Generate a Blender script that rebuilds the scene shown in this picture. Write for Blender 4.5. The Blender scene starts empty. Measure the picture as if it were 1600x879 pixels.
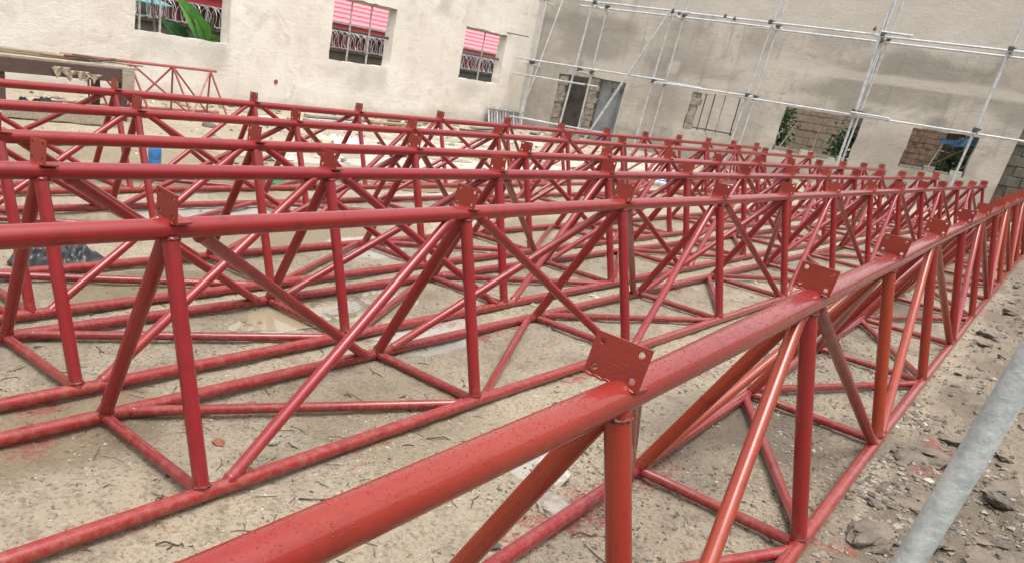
import bpy, bmesh, math, random
import numpy as np
from mathutils import Vector, Matrix
R = math.radians
rnd = random.Random(7)
scn = bpy.context.scene
COL = scn.collection

# ------------------------------------------------------------------ camera
cam_d = bpy.data.cameras.new('camera'); cam = bpy.data.objects.new('camera', cam_d); COL.objects.link(cam)
YAW, PITCH, ROLL = R(38.7286), R(-22.8746), R(9.2426)
FPX, PX, PY = 1162.137, 598.656, 585.862
fw = Vector((math.cos(YAW)*math.cos(PITCH), math.sin(YAW)*math.cos(PITCH), math.sin(PITCH)))
r0 = Vector((math.sin(YAW), -math.cos(YAW), 0)); u0 = r0.cross(fw)
rt = math.cos(ROLL)*r0 + math.sin(ROLL)*u0
up = -math.sin(ROLL)*r0 + math.cos(ROLL)*u0
M = Matrix((rt, up, -fw)).transposed().to_4x4(); M.translation = Vector((0, 0, 1.5))
cam.matrix_world = M
cam_d.sensor_fit = 'HORIZONTAL'; cam_d.sensor_width = 36.0
cam_d.lens = FPX/1600*36
cam_d.shift_x = (800-PX)/1600; cam_d.shift_y = (PY-439.5)/1600
cam_d.clip_start = 0.05; cam_d.clip_end = 500
scn.camera = cam

# ------------------------------------------------------------------ sky, sun, exposure (bright overcast)
SUN_EL, SUN_AZ = R(75), math.atan2(-0.35, -0.9)      # azimuth measured from +Y towards +X
w = bpy.data.worlds.new('World'); scn.world = w; w.use_nodes = True
wn = w.node_tree; wn.nodes.clear()
sky = wn.nodes.new('ShaderNodeTexSky'); sky.sky_type = 'NISHITA'; sky.sun_disc = False
sky.sun_elevation = SUN_EL; sky.sun_rotation = SUN_AZ; sky.air_density = 1.0; sky.dust_density = 6.0; sky.ozone_density = 1.0
hs = wn.nodes.new('ShaderNodeHueSaturation'); hs.inputs['Saturation'].default_value = 0.16
bg = wn.nodes.new('ShaderNodeBackground'); bg.inputs['Strength'].default_value = 0.15
wo = wn.nodes.new('ShaderNodeOutputWorld')
wn.links.new(sky.outputs[0], hs.inputs['Color']); wn.links.new(hs.outputs[0], bg.inputs['Color']); wn.links.new(bg.outputs[0], wo.inputs['Surface'])
sl = bpy.data.lights.new('sun', 'SUN'); sl.energy = 0.5; sl.angle = R(25); sl.color = (1.0, 0.96, 0.9)
sun = bpy.data.objects.new('sun', sl); COL.objects.link(sun)
sd = Vector((math.sin(SUN_AZ)*math.cos(SUN_EL), math.cos(SUN_AZ)*math.cos(SUN_EL), math.sin(SUN_EL)))
sun.rotation_euler = sd.to_track_quat('Z', 'Y').to_euler(); sun.location = (0, 0, 30)
scn.view_settings.view_transform = 'Standard'; scn.view_settings.look = 'None'
scn.view_settings.gamma = 1.0; scn.view_settings.exposure = 1.1

# ------------------------------------------------------------------ noise helpers
_tab = np.random.default_rng(3).random((256, 256))
def vnoise(x, y, s=0):
    x = np.asarray(x, float)+s*17.31; y = np.asarray(y, float)+s*9.77
    xi = np.floor(x).astype(int); yi = np.floor(y).astype(int); fx = x-xi; fy = y-yi
    fx = fx*fx*(3-2*fx); fy = fy*fy*(3-2*fy)
    g = lambda a, b: _tab[a % 256, b % 256]
    return (g(xi, yi)*(1-fx)+g(xi+1, yi)*fx)*(1-fy)+(g(xi, yi+1)*(1-fx)+g(xi+1, yi+1)*fx)*fy
def fbm(x, y, o=4, s=0):
    a, t, v = 1.0, 0.0, 0.0
    for k in range(o):
        v = v+a*(vnoise(x*2**k, y*2**k, s+k)-0.5); t += a; a *= 0.5
    return v/t*2
def sstep(a, b, x):
    t = np.clip((x-a)/(b-a), 0, 1); return t*t*(3-2*t)

# ------------------------------------------------------------------ materials
class NT:
    def __init__(s, name):
        s.m = bpy.data.materials.new(name); s.m.use_nodes = True; s.t = s.m.node_tree; s.t.nodes.clear()
        s.out = s.n('ShaderNodeOutputMaterial'); s.b = s.n('ShaderNodeBsdfPrincipled'); s.l(s.b.outputs[0], s.out.inputs['Surface'])
        s.tc = s.n('ShaderNodeTexCoord')
        g = s.n('ShaderNodeNewGeometry'); s.pos = g.outputs['Position']; s.geo = g
    def n(s, t, **k):
        o = s.t.nodes.new(t)
        for a, v in k.items(): setattr(o, a, v)
        return o
    def l(s, a, b): s.t.links.new(a, b)
    def mapv(s, vec, sc):
        m = s.n('ShaderNodeMapping'); s.l(vec, m.inputs['Vector']); m.inputs['Scale'].default_value = sc; return m.outputs[0]
    def noise(s, sc, det=4, rough=0.55, vec=None, dist=0.0):
        o = s.n('ShaderNodeTexNoise'); o.inputs['Scale'].default_value = sc; o.inputs['Detail'].default_value = det
        o.inputs['Roughness'].default_value = rough; o.inputs['Distortion'].default_value = dist
        s.l(vec if vec is not None else s.pos, o.inputs['Vector']); return o.outputs['Fac']
    def vor(s, sc, feat='F1', vec=None):
        o = s.n('ShaderNodeTexVoronoi', feature=feat); o.inputs['Scale'].default_value = sc
        s.l(vec if vec is not None else s.pos, o.inputs['Vector']); return o
    def ramp(s, fac, a, b, ca=0.0, cb=1.0):
        o = s.n('ShaderNodeMapRange', interpolation_type='SMOOTHSTEP'); s.l(fac, o.inputs['Value'])
        o.inputs['From Min'].default_value = a; o.inputs['From Max'].default_value = b
        o.inputs['To Min'].default_value = ca; o.inputs['To Max'].default_value = cb; return o.outputs[0]
    def mix(s, fac, a, b, mode='MIX'):
        o = s.n('ShaderNodeMix', data_type='RGBA', blend_type=mode)
        for sock, v in ((o.inputs[0], fac), (o.inputs[6], a), (o.inputs[7], b)):
            if isinstance(v, (tuple, list)): sock.default_value = (*v[:3], 1)
            elif isinstance(v, (int, float)): sock.default_value = v
            else: s.l(v, sock)
        return o.outputs[2]
    def math(s, op, a, b=0.0):
        o = s.n('ShaderNodeMath', operation=op)
        for sock, v in ((o.inputs[0], a), (o.inputs[1], b)):
            if isinstance(v, (int, float)): sock.default_value = v
            else: s.l(v, sock)
        return o.outputs[0]
    def attr(s, name): return s.n('ShaderNodeAttribute', attribute_name=name).outputs['Fac']
    def rand(s): return s.n('ShaderNodeObjectInfo').outputs['Random']
    def col(s, c):
        if isinstance(c, tuple): s.b.inputs['Base Color'].default_value = (*c, 1)
        else: s.l(c, s.b.inputs['Base Color'])
    def rough(s, v):
        if isinstance(v, (int, float)): s.b.inputs['Roughness'].default_value = v
        else: s.l(v, s.b.inputs['Roughness'])
    def bump(s, h, dist=0.01, strength=1.0):
        o = s.n('ShaderNodeBump'); o.inputs['Distance'].default_value = dist; o.inputs['Strength'].default_value = strength
        s.l(h, o.inputs['Height']); s.l(o.outputs[0], s.b.inputs['Normal']); return o

def mat_paint(name, ca, cb, cc):
    m = NT(name)
    big = m.noise(1.1, 3); fine = m.noise(14, 5, 0.6); grain = m.noise(90, 3)
    f = m.math('ADD', m.math('MULTIPLY', m.rand(), 0.45), m.math('MULTIPLY', big, 0.75))
    c = m.mix(m.ramp(f, 0.35, 0.85), ca, cb)
    c = m.mix(m.ramp(fine, 0.52, 0.75, 0, 0.55), c, cc)
    c = m.mix(m.ramp(grain, 0.62, 0.75, 0, 0.12), c, (0.36, 0.12, 0.09))
    # thin dry dust in scuffs
    c = m.mix(m.ramp(m.noise(5, 6, 0.7, m.mapv(m.pos, (1, 1, 2.5))), 0.62, 0.8, 0, 0.14), c, (0.30, 0.17, 0.12))
    br = m.noise(38, 5, 0.7, m.mapv(m.pos, (1, 3.5, .7)))
    c = m.mix(m.ramp(br, 0.56, 0.7, 0, 0.4), c, cc)
    sz = m.n('ShaderNodeSeparateXYZ'); m.l(m.pos, sz.inputs[0])
    mud = m.math('MULTIPLY', m.ramp(sz.outputs['Z'], 0.2, 0.0), m.ramp(m.noise(30, 6, 0.8), 0.42, 0.68))
    c = m.mix(m.math('MULTIPLY', mud, 0.3), c, (0.33, 0.25, 0.165))
    chip = m.ramp(m.noise(60, 4, 0.7), 0.71, 0.75); c = m.mix(m.math('MULTIPLY', chip, 0.7), c, (0.09, 0.035, 0.03))
    m.col(c); m.rough(m.math('ADD', m.ramp(fine, 0.3, 0.7, 0.45, 0.6), m.math('MULTIPLY', mud, 0.35))); m.b.inputs['Specular IOR Level'].default_value = 0.25
    m.b.inputs['Coat Weight'].default_value = 0.75; m.b.inputs['Coat Roughness'].default_value = 0.1; m.b.inputs['Coat IOR'].default_value = 1.5
    h = m.math('ADD', m.math('MULTIPLY', fine, 0.6), m.math('MULTIPLY', grain, 0.4)); h = m.math('ADD', h, m.math('MULTIPLY', br, .5))
    m.bump(h, 0.0016, 0.8)
    return m.m
PAINT_O = mat_paint('red_oxide_paint', (0.275, 0.034, 0.010), (0.215, 0.011, 0.010), (0.13, 0.012, 0.007))
PAINT = mat_paint('crimson_oxide_paint', (0.218, 0.008, 0.013), (0.235, 0.013, 0.012), (0.12, 0.006, 0.008))
PAINT_OLD = mat_paint('faded_red_paint', (0.33, 0.09, 0.08), (0.30, 0.07, 0.06), (0.25, 0.08, 0.07))
def mat_cleat():
    m = NT('cleat_primer')
    n = m.noise(160, 3, 0.5); big = m.noise(6, 4)
    c = m.mix(m.rand(), (0.22, 0.022, 0.014), (0.28, 0.038, 0.018)); c = m.mix(m.ramp(big, 0.45, 0.7, 0, 0.5), c, (0.17, 0.02, 0.013))
    m.col(c); m.rough(0.48); m.bump(n, 0.002, 0.6); return m.m
CLEAT = mat_cleat()
WELD = mat_paint('burnt_weld_paint', (0.11, 0.012, 0.012), (0.16, 0.012, 0.012), (0.05, 0.012, 0.012))
def simple(name, c, rough=0.7, var=0.25, sc=6, bump=0.003, metal=0.0, bs=40, c2=None, stretch=None):
    m = NT(name); v = m.mapv(m.pos, stretch) if stretch else None
    n = m.noise(sc, 5, 0.6, v); g = m.noise(bs, 4, 0.6, v)
    d = c2 if c2 else tuple(x*(1-var*1.6) for x in c)
    cc = m.mix(m.ramp(n, 0.35, 0.7), c, d); cc = m.mix(m.ramp(g, 0.5, 0.75, 0, 0.4), cc, tuple(x*(1-var) for x in d))
    m.col(cc); m.rough(rough); m.b.inputs['Metallic'].default_value = metal
    if bump: m.bump(g, bump, 0.8)
    return m.m

def mat_ground():
    m = NT('sandy_ground')
    n1 = m.noise(0.9, 6, 0.6); n2 = m.noise(7, 6, 0.65); n3 = m.noise(55, 5, 0.7); n4 = m.noise(260, 2, 0.6)
    c = m.mix(m.ramp(n1, 0.35, 0.65), (0.475, 0.39, 0.28), (0.40, 0.335, 0.245))
    c = m.mix(m.ramp(n2, 0.48, 0.7, 0, 0.6), c, (0.21, 0.165, 0.115))
    c = m.mix(m.ramp(n2, 0.28, 0.45, 0.5, 0), c, (0.53, 0.46, 0.335))
    c = m.mix(m.ramp(n3, 0.52, 0.62, 0, 0.7), c, (0.165, 0.125, 0.082))
    c = m.mix(m.ramp(n3, 0.34, 0.46, 0.6, 0), c, (0.55, 0.475, 0.35))
    v = m.vor(70); c = m.mix(m.ramp(v.outputs['Distance'], 0.1, 0.28, 0.35, 0), c, (0.5, 0.46, 0.4))
    c = m.mix(m.ramp(m.attr('damp'), 0.1, 0.9, 0, 0.62), c, (0.25, 0.19, 0.105))
    c = m.mix(m.ramp(m.attr('pale'), 0.35, 0.65, 0, 0.85), c, (0.56, 0.53, 0.47))
    c = m.mix(m.ramp(m.attr('grey'), 0.1, 0.8, 0, 0.8), c, (0.165, 0.13, 0.092))
    st = m.math('MULTIPLY', m.attr('stain'), m.ramp(m.math('ADD', m.math('MULTIPLY', n2, 0.5), m.math('MULTIPLY', n3, 0.5)), 0.42, 0.62))
    c = m.mix(m.ramp(st, 0.05, 0.5, 0, 0.7), c, (0.38, 0.085, 0.07))
    m.col(c); m.rough(m.ramp(m.attr('damp'), 0.2, 1.0, 0.88, 0.5))
    h = m.math('ADD', m.math('MULTIPLY', n3, 1.0), m.math('MULTIPLY', n4, 0.35)); h = m.math('ADD', h, m.math('MULTIPLY', n2, 1.2))
    m.bump(h, 0.026, 1.0); return m.m

def mat_plaster(name, base, pale, dark, streak=(1, 1, 2.1), vstain=0.3):
    m = NT(name)
    big = m.noise(0.55, 5, 0.6); mid = m.noise(1.5, 7, 0.68, m.mapv(m.pos, (1, 1, 1.5)), 0.9); tro = m.noise(3.4, 7, 0.72, m.mapv(m.pos, streak), 1.4); fine = m.noise(45, 4, 0.6)
    c = m.mix(m.ramp(big, 0.36, 0.66), base, pale)
    c = m.mix(m.ramp(mid, 0.5, 0.68, 0, 0.6), c, dark)
    c = m.mix(m.ramp(tro, 0.55, 0.7, 0, 0.35), c, dark)
    c = m.mix(m.ramp(tro, 0.3, 0.45, 0.35, 0), c, tuple(min(0.85, x*1.12) for x in pale))
    vs = m.noise(1.0, 6, 0.65, m.mapv(m.pos, (4.5, 4.5, .35)), 0.3); c = m.mix(m.ramp(vs, 0.52, 0.72, 0, vstain), c, dark)
    fr = m.noise(9, 6, 0.75); c = m.mix(m.ramp(fr, 0.55, 0.68, 0, 0.22), c, dark)
    damp = m.attr('damp'); c = m.mix(m.ramp(damp, 0.15, 0.8, 0, 0.62), c, tuple(x*0.62 for x in base))
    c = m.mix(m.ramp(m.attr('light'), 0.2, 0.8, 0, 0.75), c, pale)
    c = m.mix(m.ramp(fine, 0.6, 0.75, 0, 0.25), c, tuple(x*0.6 for x in dark))
    m.col(c); m.rough(0.88)
    h = m.math('ADD', m.math('MULTIPLY', tro, 1.0), m.math('MULTIPLY', fine, 0.5)); h = m.math('ADD', h, mid)
    m.bump(h, 0.02, 0.7); return m.m

GROUND = mat_ground()
PL_L = mat_plaster('cream_plaster', (0.63, 0.58, 0.505), (0.72, 0.68, 0.615), (0.50, 0.445, 0.37))
PL_R = mat_plaster('grey_plaster', (0.355, 0.325, 0.28), (0.51, 0.47, 0.41), (0.255, 0.232, 0.2), vstain=0.6)
GALV = simple('galvanised_steel', (0.50, 0.52, 0.53), 0.38, 0.2, 9, 0.001, 0.0, 60)
GALV_ROUGH = simple('weathered_zinc', (0.46, 0.49, 0.475), 0.62, 0.3, 17, 0.0035, 0.0, 55, c2=(0.30, 0.335, 0.335))
COUPL = simple('coupler_steel', (0.09, 0.085, 0.08), 0.6, 0.3, 20, 0.002)
BAR = simple('grey_bar_steel', (0.42, 0.40, 0.38), 0.6, 0.3, 12, 0.002)
DARKBAR = simple('dark_bar_steel', (0.12, 0.11, 0.10), 0.6, 0.3, 12, 0.002)
STONE = simple('grey_stone', (0.34, 0.30, 0.25), 0.9, 0.3, 25, 0.006, 0, 110)
STONE_P = simple('pale_concrete_chunk', (0.52, 0.49, 0.43), 0.9, 0.25, 25, 0.006, 0, 110)
STONE_D = simple('dark_stone', (0.13, 0.108, 0.085), 0.85, 0.3, 25, 0.005, 0, 110)
STONE_R = simple('red_brown_stone', (0.28, 0.10, 0.06), 0.85, 0.3, 25, 0.004, 0, 110)
MUD = simple('damp_mud_clod', (0.185, 0.15, 0.11), 0.8, 0.3, 12, 0.012, 0, 70, c2=(0.105, 0.088, 0.068))
CLOD = simple('dried_mud', (0.40, 0.33, 0.235), 0.95, 0.3, 12, 0.012, 0, 70, c2=(0.26, 0.21, 0.155))
TWIG = simple('twig_bark', (0.10, 0.075, 0.05), 0.9, 0.3, 30, 0.002)
WOOD = simple('grey_weathered_wood', (0.42, 0.36, 0.28), 0.85, 0.35, 8, 0.004, 0, 30, stretch=(1, 14, 14))
WOOD_B = simple('raw_brown_wood', (0.36, 0.25, 0.14), 0.85, 0.35, 8, 0.004, 0, 30, stretch=(1, 14, 14))
WOOD_D = simple('dark_brown_board', (0.105, 0.06, 0.05), 0.7, 0.3, 8, 0.003, 0, 30, stretch=(1, 14, 14))
TARP = simple('black_plastic_sheet', (0.05, 0.052, 0.056), 0.33, 0.3, 10, 0.002)
BLUEP = simple('blue_plastic', (0.05, 0.2, 0.52), 0.35, 0.2, 20, 0.0008)
BLUEC = simple('blue_cloth', (0.10, 0.24, 0.46), 0.85, 0.3, 9, 0.006)
WHITEP = simple('white_scrap', (0.72, 0.72, 0.72), 0.6, 0.2, 14, 0.003)
PAPER = simple('torn_cement_bag_paper', (0.58, 0.50, 0.37), 0.9, 0.3, 14, 0.006)
GREENP = simple('green_plastic', (0.04, 0.33, 0.14), 0.5, 0.2, 14, 0.002)
MOSSY = simple('mossy_dark_block', (0.10, 0.095, 0.075), 0.95, 0.35, 3, 0.012, 0, 25, c2=(0.06, 0.065, 0.045))
BRICK = simple('brown_mud_brick', (0.42, 0.345, 0.265), 0.95, 0.35, 7, 0.014, 0, 40, c2=(0.32, 0.255, 0.19))
RBRICK = simple('red_brown_brick', (0.46, 0.32, 0.24), 0.95, 0.3, 7, 0.01, 0, 50)
MORTAR = simple('grey_mortar', (0.36, 0.32, 0.26), 0.95, 0.3, 7, 0.01)
BLOCKD = simple('dark_olive_block', (0.135, 0.128, 0.10), 0.95, 0.35, 4, 0.02, 0, 30, c2=(0.085, 0.08, 0.062))
JAMB = simple('rough_jamb_block', (0.36, 0.32, 0.265), 0.95, 0.35, 9, 0.015, 0, 45)
BLOCKM = simple('grey_concrete_block', (0.27, 0.25, 0.20), 0.95, 0.35, 6, 0.012, 0, 50, c2=(0.18, 0.175, 0.135))
ROOF = simple('pink_red_roof_sheet', (0.66, 0.20, 0.24), 0.3, 0.12, 4, 0.001, c2=(0.62, 0.20, 0.235))  # sky reflection on the wet roof put into a paler pink base
FASCIA = simple('red_fascia_board', (0.50, 0.045, 0.055), 0.5, 0.15, 5, 0.001)
MAROON = simple('dark_maroon_wall', (0.27, 0.065, 0.075), 0.85, 0.3, 3, 0.004)
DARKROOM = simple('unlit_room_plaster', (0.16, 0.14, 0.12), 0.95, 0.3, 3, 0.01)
TEAL = simple('teal_roof_sheet', (0.07, 0.38, 0.40), 0.45, 0.2, 4, 0.001)
SHEETDOOR = simple('blue_grey_sheet', (0.27, 0.29, 0.30), 0.55, 0.2, 3, 0.002)
RAZOR = simple('razor_wire_zinc', (0.46, 0.45, 0.46), 0.35, 0.15, 20, 0.0, 0.3)
def mat_water():
    m = NT('muddy_water'); n = m.noise(3, 4); m.col(m.mix(n, (0.36, 0.29, 0.19), (0.31, 0.26, 0.18))); m.rough(0.06)
    m.bump(m.noise(14, 2), 0.002, 0.25); return m.m
WATER = mat_water()
def mat_drop():
    m = NT('rain_water'); m.col((0.27, 0.03, 0.018)); m.rough(0.22); m.b.inputs['IOR'].default_value = 1.33; return m.m
DROP = mat_drop()
def mat_leaf(name, c, c2, tr=0.15):
    m = NT(name); n = m.noise(2.2, 4); c_ = m.mix(m.ramp(n, 0.35, 0.65), c, c2)
    m.col(c_); m.rough(0.42); m.b.inputs['Subsurface Weight'].default_value = 0.0
    return m.m
LEAF = mat_leaf('dark_leaf', (0.045, 0.10, 0.03), (0.02, 0.055, 0.018))
LEAF2 = mat_leaf('mid_leaf', (0.09, 0.17, 0.05), (0.04, 0.09, 0.03))
BANANA = mat_leaf('banana_leaf', (0.16, 0.42, 0.07), (0.08, 0.30, 0.05))
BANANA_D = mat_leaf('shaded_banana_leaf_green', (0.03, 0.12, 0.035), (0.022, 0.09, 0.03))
STEM = simple('banana_stem', (0.2, 0.24, 0.09), 0.6, 0.3, 6, 0.004)

# ------------------------------------------------------------------ object helpers
def link(name, me, mat=None, parent=None, loc=None):
    o = bpy.data.objects.new(name, me); COL.objects.link(o)
    if mat and me is not None and not me.materials: me.materials.append(mat)
    if parent is not None: o.parent = parent
    if loc is not None: o.location = loc
    return o
def mesh(name, v, f, smooth=False):
    me = bpy.data.meshes.new(name); me.from_pydata([tuple(p) for p in v], [], f); me.update()
    if smooth: me.polygons.foreach_set('use_smooth', [True]*len(me.polygons))
    return me
def tag(o, label, cat, group=None, kind=None):
    if label: o['label'] = label
    if cat: o['category'] = cat
    if group: o['group'] = group
    if kind: o['kind'] = kind
    return o
def thing(name, label, cat, loc=(0, 0, 0), group=None, rz=0):
    o = bpy.data.objects.new(name, None); COL.objects.link(o); o.location = loc; o.rotation_euler = (0, 0, rz)
    o.empty_display_size = 0.2
    return tag(o, label, cat, group)
class MB:
    def __init__(s): s.v = []; s.f = []
    def add(s, v, f):
        b = len(s.v); s.v += [tuple(p) for p in v]; s.f += [tuple(i+b for i in q) for q in f]
    def box(s, c, d, M=None):
        x, y, z = [a/2 for a in d]; c = Vector(c)
        v = [Vector((sx*x, sy*y, sz*z)) for sx in (-1, 1) for sy in (-1, 1) for sz in (-1, 1)]
        v = [c+(M @ p if M else p) for p in v]
        s.add(v, [(0, 1, 3, 2), (4, 6, 7, 5), (0, 4, 5, 1), (2, 3, 7, 6), (0, 2, 6, 4), (1, 5, 7, 3)])
    def tube(s, p0, p1, r, n=12, r1=None, caps=True, prof=None):
        p0 = Vector(p0); p1 = Vector(p1); d = p1-p0; L = d.length; d.normalize()
        a = d.orthogonal().normalized(); b = d.cross(a); r1 = r if r1 is None else r1
        prof = prof or [(0, r), (L, r1)]
        rings = []
        for t, rr in prof:
            rings.append([p0+d*t+(a*math.cos(2*math.pi*k/n)+b*math.sin(2*math.pi*k/n))*rr for k in range(n)])
        v = [p for ring in rings for p in ring]; f = []
        for i in range(len(rings)-1):
            for k in range(n): f.append((i*n+k, i*n+(k+1) % n, (i+1)*n+(k+1) % n, (i+1)*n+k))
        if caps: f += [tuple(range(n-1, -1, -1)), tuple((len(rings)-1)*n+k for k in range(n))]
        s.add(v, f)
    def rhs(s, p0, p1, r, xdir, bev=.22):
        p0 = Vector(p0); p1 = Vector(p1); d = (p1-p0).normalized(); a = (Vector(xdir)-d*d.dot(Vector(xdir))).normalized(); b = d.cross(a)
        k = 1-bev; pr = [(1, -k), (1, k), (k, 1), (-k, 1), (-1, k), (-1, -k), (-k, -1), (k, -1)]
        v = [p+(a*x+b*y)*r for p in (p0, p1) for x, y in pr]
        s.add(v, [(i, (i+1) % 8, 8+(i+1) % 8, 8+i) for i in range(8)]+[tuple(range(7, -1, -1)), tuple(range(8, 16))])
    def path(s, pts, r, n=6):
        pts = [Vector(p) for p in pts]; rings = []; v = []; f = []
        ref = None
        for i, p in enumerate(pts):
            d = (pts[min(i+1, len(pts)-1)]-pts[max(i-1, 0)]).normalized()
            if ref is None: ref = d.orthogonal().normalized()
            ref = (ref-d*ref.dot(d)).normalized(); b = d.cross(ref)
            rr = r[i] if isinstance(r, (list, tuple)) else r
            v += [p+(ref*math.cos(2*math.pi*k/n)+b*math.sin(2*math.pi*k/n))*rr for k in range(n)]
        for i in range(len(pts)-1):
            for k in range(n): f.append((i*n+k, i*n+(k+1) % n, (i+1)*n+(k+1) % n, (i+1)*n+k))
        f += [tuple(range(n-1, -1, -1)), tuple((len(pts)-1)*n+k for k in range(n))]
        s.add(v, f)
    def build(s, name, mat, parent=None, smooth=False, loc=None, bevel=0):
        me = mesh(name, s.v, s.f, smooth)
        if smooth:
            try: me.set_sharp_from_angle(angle=R(50))
            except Exception: pass
        o = link(name, me, mat, parent, loc)
        if bevel:
            b = o.modifiers.new('bevel', 'BEVEL'); b.width = bevel; b.segments = 2; b.limit_method = 'ANGLE'
        return o

# ------------------------------------------------------------------ ground
TR = {  # truss fit: y, x0, phi, curv, dz, slope (metres, radians)
    1: (0.5267, 1.4472, -0.0052, -0.0588, 0.0482, 0.0069), 2: (2.0724, 1.3585, -0.0441, -0.0203, 0.0219, -0.00015),
    3: (3.0125, 1.3801, -0.0421, -0.0851, 0.0072, 0.00075), 4: (3.8730, 3.1508, -0.0349, -0.0982, -0.0095, -0.0006),
    5: (5.3413, 3.2136, -0.0418, -0.0143, -0.0378, 0.0009), 6: (6.6063, 3.7472, -0.0310, -0.0475, -0.0300, -0.0030)}
SP, ZT, ZB, WN, WF = 1.0331*1.5, 0.5820*1.5, 0.029, 0.1820*1.5, 0.2655*1.5
def node(i, n):
    y, x0, ph, cu, dz, sl = TR[i]
    x = x0+SP*n*math.cos(ph); yy = y+SP*n*math.sin(ph)+cu*1.5*0.01*n*n
    j = random.Random(i*97+n); q = lambda a: 0 if (i == 1 and n < 2) else j.uniform(-a, a)      # hand-made: nothing is quite straight
    return Vector((x+q(.008), yy+q(.004), ZT+dz+sl*n+q(.004))), Vector((x+q(.012), yy-WN+q(.006), ZB+q(.002))), Vector((x+q(.012), yy+WF+q(.006), ZB+q(.002)))

def axis(parts):
    o = []
    for a, b, st in parts: o += list(np.arange(a, b, st))
    return np.array(o+[parts[-1][1]])
gx = axis([(-60, -4, 4), (-4, 0, .25), (0, 1, .06), (1, 6.5, .022), (6.5, 12, .06), (12, 26, .16), (26, 34, .8), (34, 120, 6)])
gy = axis([(-60, -4, 4), (-4, -1.2, .2), (-1.2, 1.8, .022), (1.8, 4, .04), (4, 8, .08), (8, 15, .14), (15, 24, .8), (24, 100, 6)])
def ground_z(X, Y):
    z = 0.014*fbm(X*0.9, Y*0.9, 4, 1)+0.010*fbm(X*5, Y*7, 3, 5)+0.006*fbm(X*22, Y*26, 2, 9)
    rough = sstep(0.20, -0.12, Y)*sstep(0.4, 1.2, X)
    rg = 1-np.abs(fbm(X*2.3+0.4*fbm(X*3, Y*3, 2, 2), Y*4.2, 4, 12))*1.7
    st = np.floor(rg*5)/5+sstep(0.55, 1, (rg*5) % 1)/5
    z = z+rough*(0.075*(st-0.62)+0.012*fbm(X*12, Y*12, 3, 15))
    # trodden heap of soil at the foot of the far walls and along the right wall
    z = z+0.10*sstep(12.3, 13.9, Y)*(0.5+0.8*np.maximum(0, fbm(X*0.8, Y*0.8, 4, 21)))
    s = (X-22.6)*0.978+(Y-14)*0.208
    z = z+0.12*sstep(-1.4, -0.1, s)*(0.6+fbm(X*0.9, Y*0.9, 4, 22))
    return z-0.008
X, Y = np.meshgrid(gx, gy); Z = ground_z(X, Y)
nx, ny = len(gx), len(gy)
V = np.stack([X, Y, Z], -1).reshape(-1, 3)
idx = np.arange(nx*ny).reshape(ny, nx)
F = np.stack([idx[:-1, :-1], idx[:-1, 1:], idx[1:, 1:], idx[1:, :-1]], -1).reshape(-1, 4)
me = bpy.data.meshes.new('ground')
me.vertices.add(len(V)); me.vertices.foreach_set('co', V.ravel())
me.loops.add(F.size); me.loops.foreach_set('vertex_index', F.ravel().astype(np.int32))
me.polygons.add(len(F)); me.polygons.foreach_set('loop_start', np.arange(0, F.size, 4, dtype=np.int32))
me.update(); me.validate(); me.polygons.foreach_set('use_smooth', [True]*len(F))
Xf, Yf = V[:, 0], V[:, 1]
def blob(cx, cy, rx, ry, a=0.0, wob=0.6, s=30):
    c, sn = math.cos(a), math.sin(a); dx, dy = Xf-cx, Yf-cy
    q = np.sqrt(((dx*c+dy*sn)/rx)**2+((-dx*sn+dy*c)/ry)**2)+wob*fbm(Xf*3/max(rx, ry, .3)*.4, Yf*3/max(rx, ry, .3)*.4, 4, s)
    return sstep(1.25, 0.55, q)
damp = np.zeros(len(V)); pale = damp.copy(); grey = damp.copy(); stain = damp.copy()
for a in [(3.3, 3.1, .9, .35, -.1), (4.5, 7.7, 2.2, .9, 0), (5.5, 6.6, 1.2, .5, .1), (2.6, 3.9, .7, .3, 0), (4.6, 4.6, 1.3, .5, 0), (8, 8.5, 2.5, .8, 0), (1.2, 2.6, .6, .3, 0), (7.5, 4.4, 1.3, .3, 0)]: damp = np.maximum(damp, blob(*a))
damp = np.maximum(damp, 0.55*sstep(0.15, 0.6, fbm(Xf*0.55, Yf*0.75, 4, 41)))
for a in [(3.32, 3.12, .28, .13, .1, .5, 33), (2.78, 3.02, .2, .09, .1, .5, 34), (3.75, 3.16, .3, .1, .4, .6, 35), (8.6, 5.2, .8, .3, 0, .6, 36), (10.5, 7.2, 1.5, .5, 0, .6, 37), (6.8, 9.3, 1.4, .5, 0, .7, 38), (12, 9.5, 2.6, .8, 0, .7, 39), (2.72, 1.32, .25, .13, .3, .7, 40), (9.5, 12.2, 3, .8, 0, .7, 42), (9.5, 8.4, 2.5, .6, 0, .8, 43), (15, 11.5, 4, 1.2, 0, .7, 44), (13, 7.4, 2.5, .5, 0, .8, 45), (5.2, 4.2, 1.0, .3, 0, .8, 47), (4.4, 5.6, 1.3, .35, 0, .8, 48), (7.5, 5.8, 1.6, .35, 0, .8, 49), (3.6, 2.5, .5, .2, .2, .8, 50), (17, 8, 3, .8, 0, .8, 46)]: pale = np.maximum(pale, blob(*a))  # cement spills, plus pale wet reflections put into the colour farther back
grey = np.maximum(sstep(-.25, 0.4, fbm(Xf*0.8, Yf*0.8, 4, 51))*sstep(1.9, 3.4, Xf)*sstep(1.6, .7, Yf)*.9, sstep(.25, 0, Yf)*(.5+.5*sstep(-.35, .25, fbm(Xf*1.6, Yf*2.6, 4, 52))))
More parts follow.
